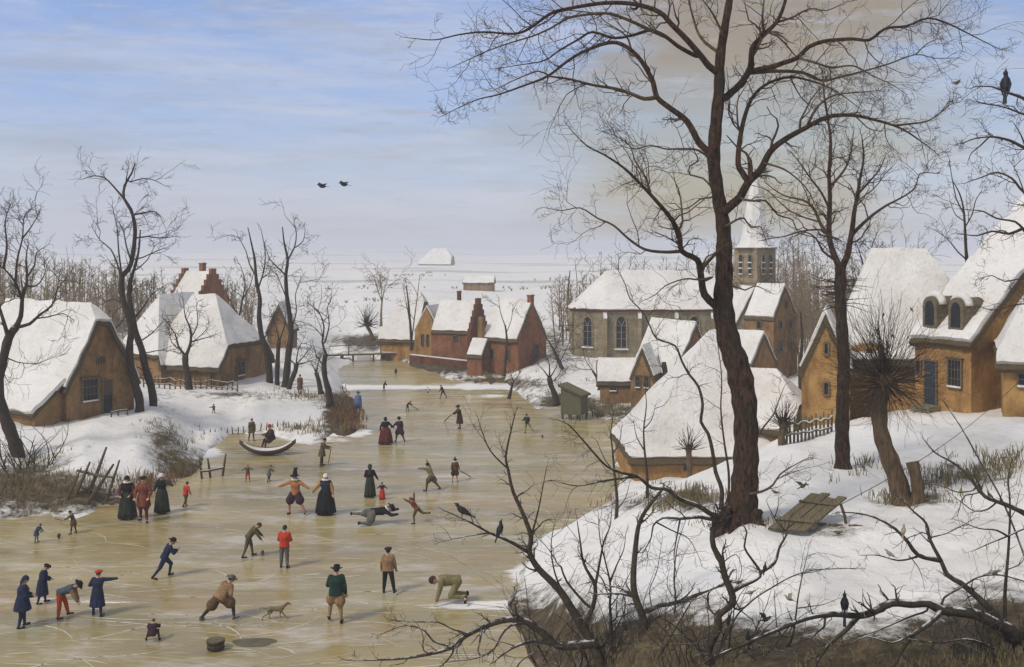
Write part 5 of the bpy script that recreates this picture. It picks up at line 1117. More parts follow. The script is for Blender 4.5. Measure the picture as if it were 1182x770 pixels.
def person(label, x, y, hpx, face, pose, wear, group=None, z=None, sc=None):
    """pose: lean, tilt, twist, head (pitch, yaw), arms/legs = ((pitch, splay, bend[, splay2]) left, right); face 0 = away, 90 = to the right, 180 = towards us"""
    p = HIT(x, y)
    if z is not None: p.z = z
    lean, tilt, twist = pose.get('lean', 0), pose.get('tilt', 0), pose.get('twist', 0); hp, hy = pose.get('head', (0, 0))
    RT = rz(-twist) @ rx(-lean) @ ry(tilt); RH = rz(-hy) @ rx(-lean - hp) @ ry(tilt)
    RP = rx(-lean * .45) if lean < 60 else RT
    J = {}; J['pelvis'] = Vector((0, 0, 0)); J['waist'] = RT @ Vector((0, .0, .16)); J['chest'] = RT @ Vector((0, .015, .34)); J['neck'] = RT @ Vector((0, 0, .50)); J['head'] = J['neck'] + RH @ Vector((0, .03, .155))
    legs = pose.get('legs', STAND['legs']); arms = pose.get('arms', STAND['arms'])
    for i, s in ((0, -1), (1, 1)):
        a = arms[i]; sh = RT @ Vector((s * .175, 0, .445)); J['sh', s] = sh
        pp, sp, bd = a[:3]; sp2 = a[3] if len(a) > 3 else sp * .4
        u = Vector((s * math.sin(R(sp)), math.cos(R(sp)) * math.sin(R(pp)), -math.cos(R(sp)) * math.cos(R(pp))))
        f = Vector((s * math.sin(R(sp2)), math.cos(R(sp2)) * math.sin(R(pp + bd)), -math.cos(R(sp2)) * math.cos(R(pp + bd))))
        J['el', s] = sh + u * .285; J['wr', s] = J['el', s] + f * .25; J['hand', s] = J['wr', s] + f * .085; J['hd', s] = f
        l = legs[i]; pp, sp, bd = l[:3]; sp2 = l[3] if len(l) > 3 else sp
        hip = RP @ Vector((s * .095, 0, -.02)); J['hip', s] = hip
        u = Vector((s * math.sin(R(sp)), math.cos(R(sp)) * math.sin(R(pp)), -math.cos(R(sp)) * math.cos(R(pp))))
        q = pp - bd; f = Vector((s * math.sin(R(sp2)), math.cos(R(sp2)) * math.sin(R(q)), -math.cos(R(sp2)) * math.cos(R(q))))
        J['kn', s] = hip + u * .42; J['an', s] = J['kn', s] + f * .41
        fw = Vector((s * .22, 1, 0)); t = (fw - f * fw.dot(f) * min(1, max(0, (abs(q) - 20) / 40))).normalized(); J['toe', s] = J['an', s] + t * .15 + Vector((0, 0, -.03)); J['ft', s] = t
    low = min(min(J['an', s].z - .075, J['toe', s].z - .045, J['kn', s].z - .07, J['hand', s].z - .05, J['pelvis'].z - .13) for s in (-1, 1))
    low = min(low, J['chest'].z - .14, J['head'].z - .13)
    sh_ = Vector((0, 0, -low))
    # keep the feet under the spot that was measured
    cx = sum((J['an', s] for s in (-1, 1)), Vector()) / 2
    if pose.get('centre') == 'all': cx = (J['pelvis'] + J['head']) / 2
    sh_.x, sh_.y = -cx.x, -cx.y
    for k in J:
        if not (isinstance(k, tuple) and k[0] in ('hd', 'ft')): J[k] = J[k] + sh_
    ztop = max(J['head'].z + .13, *(J['hand', s].z * .0 for s in (-1, 1))) if sc is None else 1
    scale = hpx * p.y / F / ztop if sc is None else sc
    vox = .017 if hpx > 42 else (.022 if hpx > 30 else .03)
    big = hpx > 42
    b = MB(); side = RT @ Vector((1, 0, 0))
    b.tube([J['pelvis'] - (J['waist'] - J['pelvis']) * .45, J['pelvis'], J['waist'], J['chest'], J['neck'] - (J['neck'] - J['chest']) * .15, J['neck'] + (J['head'] - J['neck']) * .1], [.06, .135, .125, .15, .11, .055], 12, True, (1.05, .72), side)
    b.pill(J['neck'] - (J['neck'] - J['chest']) * .2, J['head'] - RH @ Vector((0, .01, .04)), .06, .055, 9)
    hd = J['head']; b.ell(hd + RH @ Vector((0, -.005, .02)), (.078, .098, .105), 14, 10, RH); b.ell(hd + RH @ Vector((0, .03, -.06)), (.055, .062, .06), 10, 8, RH)
    b.pill(hd + RH @ Vector((0, .085, .012)), hd + RH @ Vector((0, .118, -.03)), .013, .021, 7); b.ell(hd + RH @ Vector((0, .083, -.07)), (.03, .016, .012), 8, 5, RH)
    for s in (-1, 1): b.ell(hd + RH @ Vector((s * .082, -.005, -.01)), (.016, .025, .035), 7, 5, RH)
    for s in (-1, 1):
        b.pill(J['sh', s], J['el', s], .058, .043, 9); b.pill(J['el', s], J['wr', s], .043, .031, 9)
        f = J['hd', s]; sd = f.cross(Vector((0, 0, 1)) if abs(f.z) < .9 else Vector((0, 1, 0))).normalized(); nn = f.cross(sd)
        rot = Matrix((sd, nn, f)).transposed(); b.ell(J['wr', s] + f * .055, (.042, .02, .055), 9, 6, rot)
        for k in range(4):
            o = sd * (.032 - .021 * k); l = (.062, .074, .07, .054)[k]; q = J['wr', s] + f * .09 + o; m_ = q + f * l * .55 - nn * .008; b.tube([q - f * .03, m_, m_ + f * l * .4 - nn * .03], [.0125, .0115, .009], 6)
        q = J['wr', s] + f * .03 + sd * .035; b.tube([q, q + f * .035 + sd * .03, q + f * .065 + sd * .035 - nn * .01], [.014, .0125, .010], 6)
        b.pill(J['hip', s], J['kn', s], .085, .058, 10); b.pill(J['kn', s], J['an', s], .056, .038, 10); b.pill(J['an', s], J['toe', s], .042, .03, 8)
    root = soft(b, 'person', SKIN, None, vox)
    root.location = p; root.rotation_euler = (0, 0, R(-face)); root.scale = (scale,) * 3; tag(root, label, 'person', group)
    W = lambda k: C[k] if isinstance(k, str) else k
    sk = pose.get('skirt_to')
    # ---- stockings and shoes
    hose = wear.get('hose', 'dbrown'); shoe = wear.get('shoes', 'black')
    for s in (-1, 1):
        m = MB(); m.pill(J['kn', s] + (J['hip', s] - J['kn', s]) * .15, J['kn', s], .07, .066, 9); m.pill(J['kn', s], J['kn', s].lerp(J['an', s], .35), .062, .066, 9); m.pill(J['kn', s].lerp(J['an', s], .35), J['an', s], .064, .045, 9)
        soft(m, 'stocking', cloth(W(hose)), root, max(vox, .02))
        m = MB(); t = J['ft', s]; an = J['an', s]; m.pill(an + Vector((0, 0, .02)), an - Vector((0, 0, .03)), .05, .048, 8); m.pill(an - t * .035 + Vector((0, 0, -.035)), J['toe', s] + Vector((0, 0, .004)), .042, .04, 9); m.pill(J['toe', s], J['toe', s] + t * .03, .042, .03, 8)
        soft(m, 'shoe', cloth(W(shoe)), root, max(vox, .018), 1)
    # ---- breeches
    if 'breeches' in wear:
        col, bag = wear['breeches']; m = MB(); r0, r1 = (.125, .10) if bag < 1 else (.15, .15)
        m.tube([J['pelvis'] + (J['waist'] - J['pelvis']) * .6, J['pelvis'] + Vector((0, 0, 0)), J['pelvis'] - (J['waist'] - J['pelvis']) * .6], [.14, .165, .12], 12, True, (1.05, .8), side)
        for s in (-1, 1):
            h, k = J['hip', s], J['kn', s]; m.pill(h, h.lerp(k, .6), r0 * .92, r1 * (1.15 if bag >= 1 else .98), 10); m.pill(h.lerp(k, .6), h.lerp(k, 1.02), r1 * (1.12 if bag >= 1 else .95), .085, 10)
            if bag >= 2: m.ell(h.lerp(k, .72), (.19, .19, .19), 12, 9)
            if bag < 0: m.pill(k, k.lerp(J['an', s], .8), .085, .065, 9)
        soft(m, 'breeches', cloth(W(col)), root, max(vox, .02))
    # ---- skirt
    if 'skirt' in wear:
        col, wd = wear['skirt']; foot = (J['an', -1] + J['an', 1]) / 2; foot.z = .07; m = MB(); top = J['waist']; n_ = 36; rows = [(0, .15), (.06, .20 * (1 + (wd - 1) * .5)), (.2, .25 * wd), (.45, .29 * wd), (.75, .33 * wd), (1, .36 * wd)]; vs = []
        for f, r in rows:
            c_ = top.lerp(foot, f)
            for j in range(n_):
                a = 2 * math.pi * j / n_; rr = r * (1 + .06 * min(1, f * 3) * math.sin(a * 9 + 1.3) + .03 * math.sin(a * 4)); vs.append(c_ + Vector((math.cos(a) * rr, math.sin(a) * rr * .85, .02 * math.sin(a * 5) * f)))
        m.add(vs, [(i * n_ + j, i * n_ + (j + 1) % n_, (i + 1) * n_ + (j + 1) % n_, (i + 1) * n_ + j) for i in range(len(rows) - 1) for j in range(n_)] + [tuple(range(n_)), tuple(range((len(rows) - 1) * n_, len(rows) * n_))])
        m.build('skirt', cloth(W(col)), root, True)
        if 'apron' in wear:
            m = MB(); vs = []
            for i, (f, r) in enumerate(rows[1:]):
                c_ = top.lerp(foot, f * .93)
                for j in range(9):
                    a = math.pi / 2 + (j / 8 - .5) * 1.3; vs.append(c_ + Vector((math.cos(a) * (r * 1.08 + .015), math.sin(a) * (r * .93 + .02), 0)))
            m.add(vs, [(i * 9 + j, i * 9 + j + 1, i * 9 + 10 + j, i * 9 + 9 + j) for i in range(4) for j in range(8)]); m.build('apron', cloth(W(wear['apron'])), root, True)
    # ---- coat
    if 'coat' in wear:
        col, ln = wear['coat']; fat = wear.get('fat', 1.0) * 1.1; m = MB(); dn = (J['pelvis'] - J['waist'])
        pts = [J['pelvis'] + dn * .55, J['pelvis'] - dn * .1, J['waist'], J['chest'], J['neck'] - (J['neck'] - J['chest']) * .2, J['neck'] + (J['neck'] - J['chest']) * .05]
        m.tube(pts, [.185 * fat, .175 * fat, .158 * fat, .185 * fat, .15, .075], 14, True, (1.05, .8), side)
        for s in (-1, 1):
            m.pill(J['sh', s] * .94 + J['chest'] * .06, J['el', s], .085 * fat ** .5, .068, 10)
            if wear.get('sleeves') is None: m.pill(J['el', s], J['el', s].lerp(J['wr', s], .93), .068, .05, 10)
        if ln in ('mid', 'long'):
            kn = (J['kn', -1] + J['kn', 1]) / 2; an = (J['an', -1] + J['an', 1]) / 2; e = (J['hip', -1] + J['hip', 1]) / 2; e = e.lerp(kn, .75) if ln == 'mid' else kn.lerp(an, .3)
            m.tube([J['pelvis'] - dn * .3, J['pelvis'].lerp(e, .5), e], [.18 * fat, .225 * fat, .26 * fat], 16, True, (1, .85), side)
        soft(m, 'cloak' if wear.get('cloak') else 'coat', cloth(W(col)), root, max(vox, .02))
        if wear.get('sleeves'):
            for s in (-1, 1):
                m = MB(); m.pill(J['sh', s].lerp(J['el', s], .25), J['el', s], .088, .078, 10); m.pill(J['el', s], J['el', s].lerp(J['wr', s], .93), .076, .05, 10); soft(m, 'sleeve', cloth(W(wear['sleeves'])), root, max(vox, .02))
        if ln == 'mid' and big and wear.get('pleats'):
            pass
    if wear.get('mantle'):
        m = MB(); e = (J['kn', -1] + J['kn', 1]) / 2; e = J['pelvis'].lerp(e, wear.get('mlen', .9)); vs = []; n_ = 30
        rows = [(J['neck'], .09), (J['neck'].lerp(J['chest'], .45), .235), (J['waist'], .27), (J['pelvis'], .29), (e, .31)]
        for i, (c_, r) in enumerate(rows):
            for j in range(n_):
                a = 2 * math.pi * j / n_; rr = r * (1 + .045 * i / 4 * math.sin(a * 8)); vs.append(c_ + Vector((math.cos(a) * rr, math.sin(a) * rr * .82, 0)))
        m.add(vs, [(i * n_ + j, i * n_ + (j + 1) % n_, (i + 1) * n_ + (j + 1) % n_, (i + 1) * n_ + j) for i in range(4) for j in range(n_)] + [tuple(range(n_)), tuple(range(4 * n_, 5 * n_))]); m.build('cloak', cloth(W(wear['mantle'])), root, True)
    # ---- ruff
    if wear.get('ruff'):
        m = MB(); c_ = J['neck'] + (J['head'] - J['neck']) * .3; vs = []; n_ = 40
        for k, (r, dz) in enumerate(((.06, 0), (.10, .035), (.165, .02), (.165, -.02), (.10, -.03), (.06, -.02))):
            for j in range(n_):
                a = 2 * math.pi * j / n_; q = Vector((math.cos(a) * r, math.sin(a) * r, dz + (.012 * math.sin(a * 10) if r > .07 else 0))); vs.append(c_ + RH @ q)
        m.add(vs, [(i * n_ + j, i * n_ + (j + 1) % n_, ((i + 1) % 6) * n_ + (j + 1) % n_, ((i + 1) % 6) * n_ + j) for i in range(6) for j in range(n_)]); m.build('ruff', cloth(C['white'], .1), root, True)
    # ---- hair and hats
    def cap(name, mat, r, cut, back=0, rr=(1, 1, 1)):
        m = MB(); n_ = 16; vs = []; rows = 7
        for i in range(rows + 1):
            th = R(cut) * (i + .001) / rows
            for j in range(n_):
                a = 2 * math.pi * j / n_; dz = -back * max(0, -math.sin(a)) * (i / rows) ** 2
                vs.append(hd + RH @ Vector((math.sin(th) * math.cos(a) * r * .86 * rr[0], math.sin(th) * math.sin(a) * r * 1.06 * rr[1] - .006, .015 + math.cos(th) * r * 1.1 * rr[2] + dz)))
        m.add(vs, [(i * n_ + j, i * n_ + (j + 1) % n_, (i + 1) * n_ + (j + 1) % n_, (i + 1) * n_ + j) for i in range(rows) for j in range(n_)] + [tuple(range(n_))]); m.build(name, mat, root, True, recalc=True)
    hat = wear.get('hat', ('cap', 'black')); kind, hc = hat[0], cloth(W(hat[1]))
    if kind != 'hood' and kind != 'bonnet' and kind != 'veil': cap('hair', cloth(W(wear['hair'])) if 'hair' in wear else HAIRM, .103, 96, .06)
    def lathe(name, prof, mat, off=(0, -.005, .05), tl=0, sq=(1, 1.1)):
        m = MB(); n_ = 20; vs = []; RR = RH @ rx(tl)
        for r, z_ in prof:
            for j in range(n_):
                a = 2 * math.pi * j / n_; vs.append(hd + RH @ Vector(off) + RR @ Vector((math.cos(a) * r * sq[0], math.sin(a) * r * sq[1], z_ + (.02 * math.cos(2 * a) if r > .13 else 0))))
        k = len(prof); m.add(vs, [(i * n_ + j, i * n_ + (j + 1) % n_, (i + 1) * n_ + (j + 1) % n_, (i + 1) * n_ + j) for i in range(k - 1) for j in range(n_)] + [tuple(range(n_)), tuple(range((k - 1) * n_, k * n_))]); return m.build(name, mat, root, True)
    if kind == 'cap': cap('cap', hc, .112, 80, .03)
    elif kind == 'bare': pass
    elif kind in ('hood', 'bonnet', 'veil'):
        cap('hood' if kind == 'hood' else 'bonnet', hc, .125, 92, .14, (1.05, 1.0, 1.0))
        if kind == 'veil':
            m = MB(); m.pill(hd + RH @ Vector((0, -.09, .0)), J['chest'] + RT @ Vector((0, -.12, 0)), .075, .1, 8); m.build('veil', hc, root, True)
    elif kind == 'brim': lathe('hat', [(.085, -.0), (.185, -.012), (.187, .002), (.1, .016), (.097, .07), (.08, .105), (.03, .115)], hc)
    elif kind == 'flat': lathe('hat', [(.09, -.012), (.135, .0), (.15, .03), (.12, .055), (.03, .065)], hc, tl=8)
    elif kind == 'tall':
        h_ = lathe('hat', [(.088, -.0), (.19, -.012), (.192, .002), (.105, .016), (.095, .10), (.082, .2), (.03, .21)], hc)
        if wear.get('plume'):
            m = MB(); g = random.Random(3)
            for k in range(5): q = hd + RH @ Vector((g.uniform(-.05, .05), -.04, .2)); m.tube([q, q + Vector((g.uniform(-.05, .05), -.02, .1)), q + Vector((g.uniform(-.12, .12), .02, .17))], [.02, .05, .02], 7)
            m.build('plume', cloth(W(wear['plume'])), h_, True)
    elif kind == 'cone': lathe('hat', [(.09, 0), (.18, -.01), (.18, .004), (.09, .02), (.055, .13), (.012, .22)], hc)
    elif kind == 'feather':
        h_ = lathe('hat', [(.085, -.0), (.185, -.012), (.187, .002), (.1, .016), (.097, .06), (.07, .085), (.02, .09)], hc)
        m = MB(); q = hd + RH @ Vector((.08, 0, .07)); m.tube([q, q + Vector((.15, .02, .02)), q + Vector((.33, .03, .06))], [.01, .028, .008], 6, True, (1, .4)); m.build('feather', cloth(W('tan')), h_)
    # ---- eyes where a face is turned to us
    if big or wear.get('eyes'):
        for s in (-1, 1):
            m = MB(); m.ell(hd + RH @ Vector((s * .033, .083, .018)), (.011, .008, .008), 8, 6, RH); m.build('eye', EYEM, root, True)
    if wear.get('belt'):
        m = MB(); w_ = J['waist'].lerp(J['pelvis'], .25); m.tube([w_ - (J['waist'] - J['pelvis']).normalized() * .02, w_ + (J['waist'] - J['pelvis']).normalized() * .025], .172 * wear.get('fat', 1), 16, True, (1.06, .82), side); m.build('belt', cloth(W(wear['belt'])), root, True)
    M = Matrix.Translation(p) @ Matrix.Rotation(R(-face), 4, 'Z') @ Matrix.Scale(scale, 4)
    return {k: M @ v for k, v in J.items() if not (isinstance(k, tuple) and k[0] in ('hd', 'ft'))}
def stick(label, a, b, r=.016, hook=0, name='stick'):
    mb = MB(); pts = [a, a.lerp(b, .5) + Vector((.01, 0, .01)), b]
    if hook: pts.append(b + Vector((hook, -.03, .03)))
    mb.tube(pts, r, 6); tag(mb.build(name, WOOD, None, True), label, 'stick')
ARM0 = ((5, 10, 15), (0, 10, 15))
# --- bottom left group
person('person in a hooded navy cloak standing at the bottom left corner', 25, 725, 59, 60, dict(lean=3, legs=((8,3,5),(-6,3,4)), arms=((12,14,60,-20),(12,14,60,-20)), head=(8,0)), dict(coat=('navy','mid'), fat=1.2, hose='navy', shoes='navy', breeches=('navy',0), hat=('hood','navy')))
person('person in long navy coat looking down beside the red breeches man', 48, 698, 45, 75, dict(lean=8, legs=((10,4,6),(-8,4,4)), arms=((10,8,60,-25),(10,8,60,-25)), head=(28,0)), dict(coat=('navy','long'), fat=1.1, hose='navy', shoes='black', hat=('flat','black')))
person('man bending far down in vivid red breeches and slate jacket', 73, 713, 41, 82, dict(lean=68, legs=((22,4,10),(2,5,6)), arms=((14,4,6),(22,4,8)), head=(-12,0)), dict(coat=('slate','short'), hose='orange', shoes='dbrown', breeches=('orange',-1), hat=('brim','black'), sleeves='tan'))
person('person in pleated navy coat and red hat pointing right with one arm', 112, 712, 52, 5, dict(lean=4, legs=((6,7,4),(-6,7,4)), arms=((6,32,78,-30),(80,62,12,66)), head=(6,10)), dict(coat=('navy','long'), fat=1.05, hose='navy', shoes='navy', hat=('flat','red')))
person('skater all in dark navy leaning forward in full stride', 186, 668, 44, 60, dict(lean=26, legs=((42,3,50),(-28,4,14)), arms=((25,10,85,-40),(25,10,85,-40)), head=(5,0)), dict(coat=('navy','short'), hose='navy', shoes='black', breeches=('navy',0), hat=('brim','black')))
person('small child in grey blue smock bending over at the left edge of the ice', 42, 627, 22, 92, dict(lean=28, legs=((8,4,8),(0,4,4)), arms=((30,5,10),(36,5,12)), head=(8,0)), dict(coat=('slate','mid'), hose='grey', hat=('cap','slate')))
j = person('boy in brown smock swinging a long stick to the left', 85, 617, 27, 255, dict(lean=18, legs=((16,6,10),(-8,6,6)), arms=((55,10,10),(48,14,10))), dict(coat=('brown','mid'), hose='dbrown', hat=('cap','black')))
stick('long thin stick in the hands of the brown smock boy', j['hand', -1], HIT(63, 607) + Vector((0, 0, .25)))
g3 = 'three walkers arm in arm at the left'
person('woman in dark gown and red sleeves, left of the three arm in arm', 147, 600, 50, 172, dict(legs=((6,4,4),(-4,4,4)), arms=((10,22,45,-30),(10,26,45,-20))), dict(skirt=('dgreen',1.0), coat=('black','short'), sleeves='maroon', hat=('bonnet','black'), ruff=1))
person('man in rust brown coat walking between two women arm in arm', 166, 603, 53, 176, dict(legs=((12,4,10),(-10,4,6)), arms=((8,24,40,-10),(8,24,40,-10))), dict(coat=('rust','mid'), hose='maroon', breeches=('maroon',1), hat=('flat','black')))
person('woman with white bonnet waving, right of the three arm in arm', 187, 593, 46, 200, dict(legs=((6,4,4),(-4,4,4)), arms=((30,75,20,70),(10,26,45,-20))), dict(skirt=('dgreen',.95), coat=('black','short'), sleeves='dgreen', hat=('bonnet','white')))
person('child in red jacket running off beside the three walkers', 213, 586, 29, 30, dict(lean=10, legs=((22,4,20),(-18,6,20)), arms=((20,30,50),(-15,30,40))), dict(coat=('red','short'), hose='brown', breeches=('brown',0), hat=('cap','dbrown')))
# --- centre
person('bent man in dark olive reaching down toward a spinning top', 286, 643, 39, 75, dict(lean=38, legs=((18,6,10),(-14,6,6)), arms=((36,8,6),(26,8,10)), head=(12,0)), dict(coat=('olive','short'), hose='olive', breeches=('olive',0), hat=('cap','dbrown')))
person('man in bright red jacket standing with his back to us', 328, 657, 49, 5, dict(lean=2, legs=((2,3,2),(-2,3,2)), arms=((14,16,55,-30),(14,16,55,-30)), head=(8,0)), dict(coat=('red','short'), fat=1.05, hose='grey', breeches=('grey',-1), hat=('cap','dgreen')))
person('broad brown skater with feathered hat, hands behind his back', 251, 718, 49, 35, dict(lean=40, tilt=6, legs=((-30,24,6,26),(52,26,62,20)), arms=((-30,30,60,-35),(-30,30,60,-35)), head=(-15,20)), dict(coat=('tan','short'), fat=1.25, hose='dgreen', shoes='grey', breeches=('brown',2), hat=('feather','grey')))
person('man in dark green coat and tan breeches skating away from us', 387, 720, 65, 352, dict(lean=4, legs=((26,10,34,6),(-4,4,4)), arms=((18,16,55,-20),(-8,16,20)), head=(8,10)), dict(coat=('green','short'), fat=1.12, hose='tan', shoes='black', breeches=('tan',1), hat=('brim','black')))
person('man in brown jacket and black breeches gliding on one leg', 449, 686, 52, 4, dict(lean=3, legs=((-2,4,4),(-16,14,10)), arms=((6,16,14),(4,16,14))), dict(coat=('tan','short'), fat=1.08, hose='black', breeches=('black',-1), hat=('flat','black'), belt='dbrown'))
person('person in drab olive crawling on hands and knees on the ice', 514, 697, 34, 262, dict(lean=84, legs=((30,8,112),(16,10,100)), arms=((14,8,4),(2,8,8)), head=(0,0), centre='all'), dict(coat=('khaki','short'), hose='khaki', breeches=('khaki',0), hat=('cap','dbrown')), sc=1.12)
j = person('dandy in orange doublet, baggy plum breeches and plumed tall hat', 343, 594, 47, 186, dict(legs=((14,22,14,26),(10,20,22,2)), arms=((24,58,14,58),(24,66,10,66)), head=(0,10)), dict(coat=('ochre','short'), hose='pink', breeches=('plum',2), hat=('tall','black'), plume='black', ruff=1))
person('lady in wide black gown and white ruff holding the dandy\'s hand', 376, 595, 47, 176, dict(legs=((4,4,4),(-4,4,4)), arms=((8,20,20,10),(10,42,10,36))), dict(skirt=('black',1.18), coat=('navy','short'), sleeves='ochre', hat=('bonnet','white'), ruff=1))
j = person('man in drab coat leaning on a stick in midstream', 371, 538, 32, 80, dict(lean=10, legs=((4,4,4),(-4,4,4)), arms=((35,8,45),(30,8,50)), head=(10,0)), dict(coat=('olive','mid'), hose='dbrown', hat=('cap','black')))
stick('short walking stick under the hands of the man in drab coat', j['hand', 1] + Vector((0, 0, .1)), HIT(379, 535), .018)
person('man in drab coat standing upright behind the snow filled boat', 290, 509, 26, 140, dict(legs=((10,4,8),(-8,4,4)), lean=4), dict(coat=('olive','mid'), hose='dbrown', hat=('cap','dbrown')))
pb_ = HIT(313, 522)
person('figure in dark coat and red cap sitting in the boat', 313, 522, 18, 240, dict(lean=12, legs=((80,8,70),(84,8,70)), arms=((35,10,45),(35,10,45)), centre='all'), dict(coat=('dbrown','mid'), hose='dbrown', hat=('cap','red')), z=.18, sc=1.0)
person('tiny figure waving on the snow below the grey thatched cottage', 247, 481, 14, 300, dict(legs=((12,5,8),(-12,5,6)), arms=((60,30,20),(20,20,20))), dict(coat=('olive','short'), hose='dbrown', hat=('cap','brown')))
person('person in long brown coat walking up the snow path by the clump', 346, 455, 22, 10, dict(legs=((6,4,6),(-6,4,4))), dict(coat=('brown','long'), hose='dbrown', hat=('cap','dbrown')))
person('person in pale blue cloak and dark hat by the rusty knoll', 413, 478, 26, 150, dict(legs=((4,3,4),(-4,3,4))), dict(coat=('blue','short'), mantle='blue', mlen=.95, hose='tan', hat=('brim','slate')))
person('woman in dark red skirt and black bodice beside a striding man', 445, 513, 31, 350, dict(legs=((4,4,4),(-4,4,4)), arms=((10,25,15),(20,40,15,40))), dict(skirt=('maroon',1.3), coat=('black','short'), hat=('bonnet','black')))
person('man in broad black hat striding beside the dark red skirt', 462, 511, 29, 330, dict(lean=8, legs=((22,6,14),(-18,8,10)), arms=((25,35,20,40),(5,15,20))), dict(coat=('plum','mid'), hose='dbrown', breeches=('plum',1), hat=('brim','black')))
person('tiny far figure bending at the snow line, left of the tiny white fronted one', 443, 452, 12, 90, dict(lean=20, legs=((10,4,6),(-8,4,6)), arms=((35,10,10),(30,10,10))), dict(coat=('dgreen','short'), hose='dgreen', breeches=('dgreen',0), hat=('cap','dgreen')))
j = person('far boy in dark green crouching over his long club', 470, 475, 12, 95, dict(lean=42, legs=((14,8,16),(-6,8,10)), arms=((40,5,10),(36,5,10))), dict(coat=('dgreen','short'), hose='dgreen', breeches=('dgreen',0), hat=('cap','dgreen')))
stick('long club in the hands of the far boy in green', j['hand', 1], HIT(483, 473), .022)
person('tiny far figure in black with white front facing us', 494, 457, 10, 180, dict(legs=((4,5,4),(-4,5,4))), dict(coat=('white','short'), sleeves='navy', hose='white', breeches=('grey',0), hat=('cap','navy')))
person('tiny far skater leaning left below the brick house of the hamlet', 512, 460, 15, 300, dict(lean=24, legs=((20,8,10),(-25,8,8)), arms=((10,10,30),(10,10,30))), dict(coat=('dgreen','short'), hose='dgreen', breeches=('dgreen',0), hat=('cap','black')))
j = person('man in broad hat and brown robe sweeping with a long stick', 531, 495, 27, 250, dict(lean=8, legs=((4,5,4),(-4,5,4)), arms=((55,12,10),(45,12,15))), dict(coat=('dbrown','long'), fat=1.1, hose='dbrown', hat=('brim','black')))
stick('long sweeping stick held by the man in the brown robe', j['hand', 1], HIT(513, 487), .03)
person('skater in dark green jacket kicking one leg out by the plank hut', 611, 501, 22, 340, dict(lean=8, legs=((0,4,4),(-30,22,14)), arms=((20,25,60),(10,20,50))), dict(coat=('green','short'), hose='khaki', breeches=('khaki',0), hat=('cap','black')))
person('tiny greenish figure far upriver below the footbridge end', 457, 434, 9, 180, dict(), dict(coat=('dgreen','mid'), hose='dgreen', hat=('cap','dgreen')))
# --- middle right of the ice
person('man in olive throwing both arms back as he strides left', 500, 567, 32, 292, dict(lean=22, legs=((30,5,24),(-26,6,16)), arms=((95,18,-5),(140,25,0)), head=(-5,0)), dict(coat=('khaki','short'), hose='dgreen', breeches=('olive',1), hat=('cap','black')))
j = person('man with pointed hat and white ruff holding a thin cane', 525, 557, 27, 165, dict(legs=((4,5,4),(-4,5,4)), arms=((8,18,25),(12,18,30))), dict(coat=('brown','short'), hose='pink', breeches=('dbrown',2), hat=('cone','black'), ruff=1))
stick('thin cane slanting right from the man with pointed hat', j['hand', -1], HIT(543, 551), .02)
person('woman in grey green gown and dark shawl leading a child', 427, 575, 38, 350, dict(legs=((4,4,4),(-4,4,4)), arms=((10,15,60,-20),(10,25,15,25))), dict(skirt=('dgreen',.85), coat=('black','short'), hat=('veil','dgreen')))
person('child in red skirt and dark bodice holding the woman\'s hand', 441, 577, 20, 350, dict(legs=((4,4,4),(-4,4,4)), arms=((40,35,10,35),(20,40,20,40))), dict(skirt=('red',.9), coat=('plum','short'), hat=('cap','navy')))
person('boy in rust jacket running with both arms flung up', 487, 605, 30, 285, dict(lean=38, legs=((20,6,26),(-52,6,40)), arms=((118,10,0),(178,22,0)), head=(-20,0)), dict(coat=('rust','short'), hose='brown', breeches=('olive',0), hat=('cap','rust')))
person('man in black fallen flat on the ice with white ruff', 441, 606, 18, 82, dict(lean=82, legs=((-78,8,14),(-20,14,80)), arms=((75,15,20),(60,20,40)), head=(-25,0), centre='all'), dict(coat=('black','short'), hose='grey', breeches=('grey',1), hat=('brim','black'), ruff=1), sc=1.05)
person('child in red breeches with arms raised at the foot of the bank', 286, 557, 20, 170, dict(legs=((4,6,4),(-4,6,4)), arms=((60,50,10,50),(40,50,20,50))), dict(coat=('olive','short'), hose='rust', breeches=('red',0), hat=('cap','red')))
person('child in grey smock walking right of the red breeches child', 310, 556, 19, 60, dict(lean=14, legs=((14,5,10),(-10,5,8)), arms=((50,10,10),(40,10,10))), dict(coat=('grey','mid'), hose='black', breeches=('black',0), hat=('cap','dgreen')))
person('bundled child crouching low by the bottom left edge', 176, 741, 22, 355, dict(lean=30, legs=((98,16,120),(98,16,120)), arms=((50,22,50,-10),(50,22,50,-10)), head=(15,0), centre='all'), dict(coat=('plum','short'), fat=1.15, hose='dbrown', breeches=('dbrown',0), hat=('cap','grey')), sc=.56)

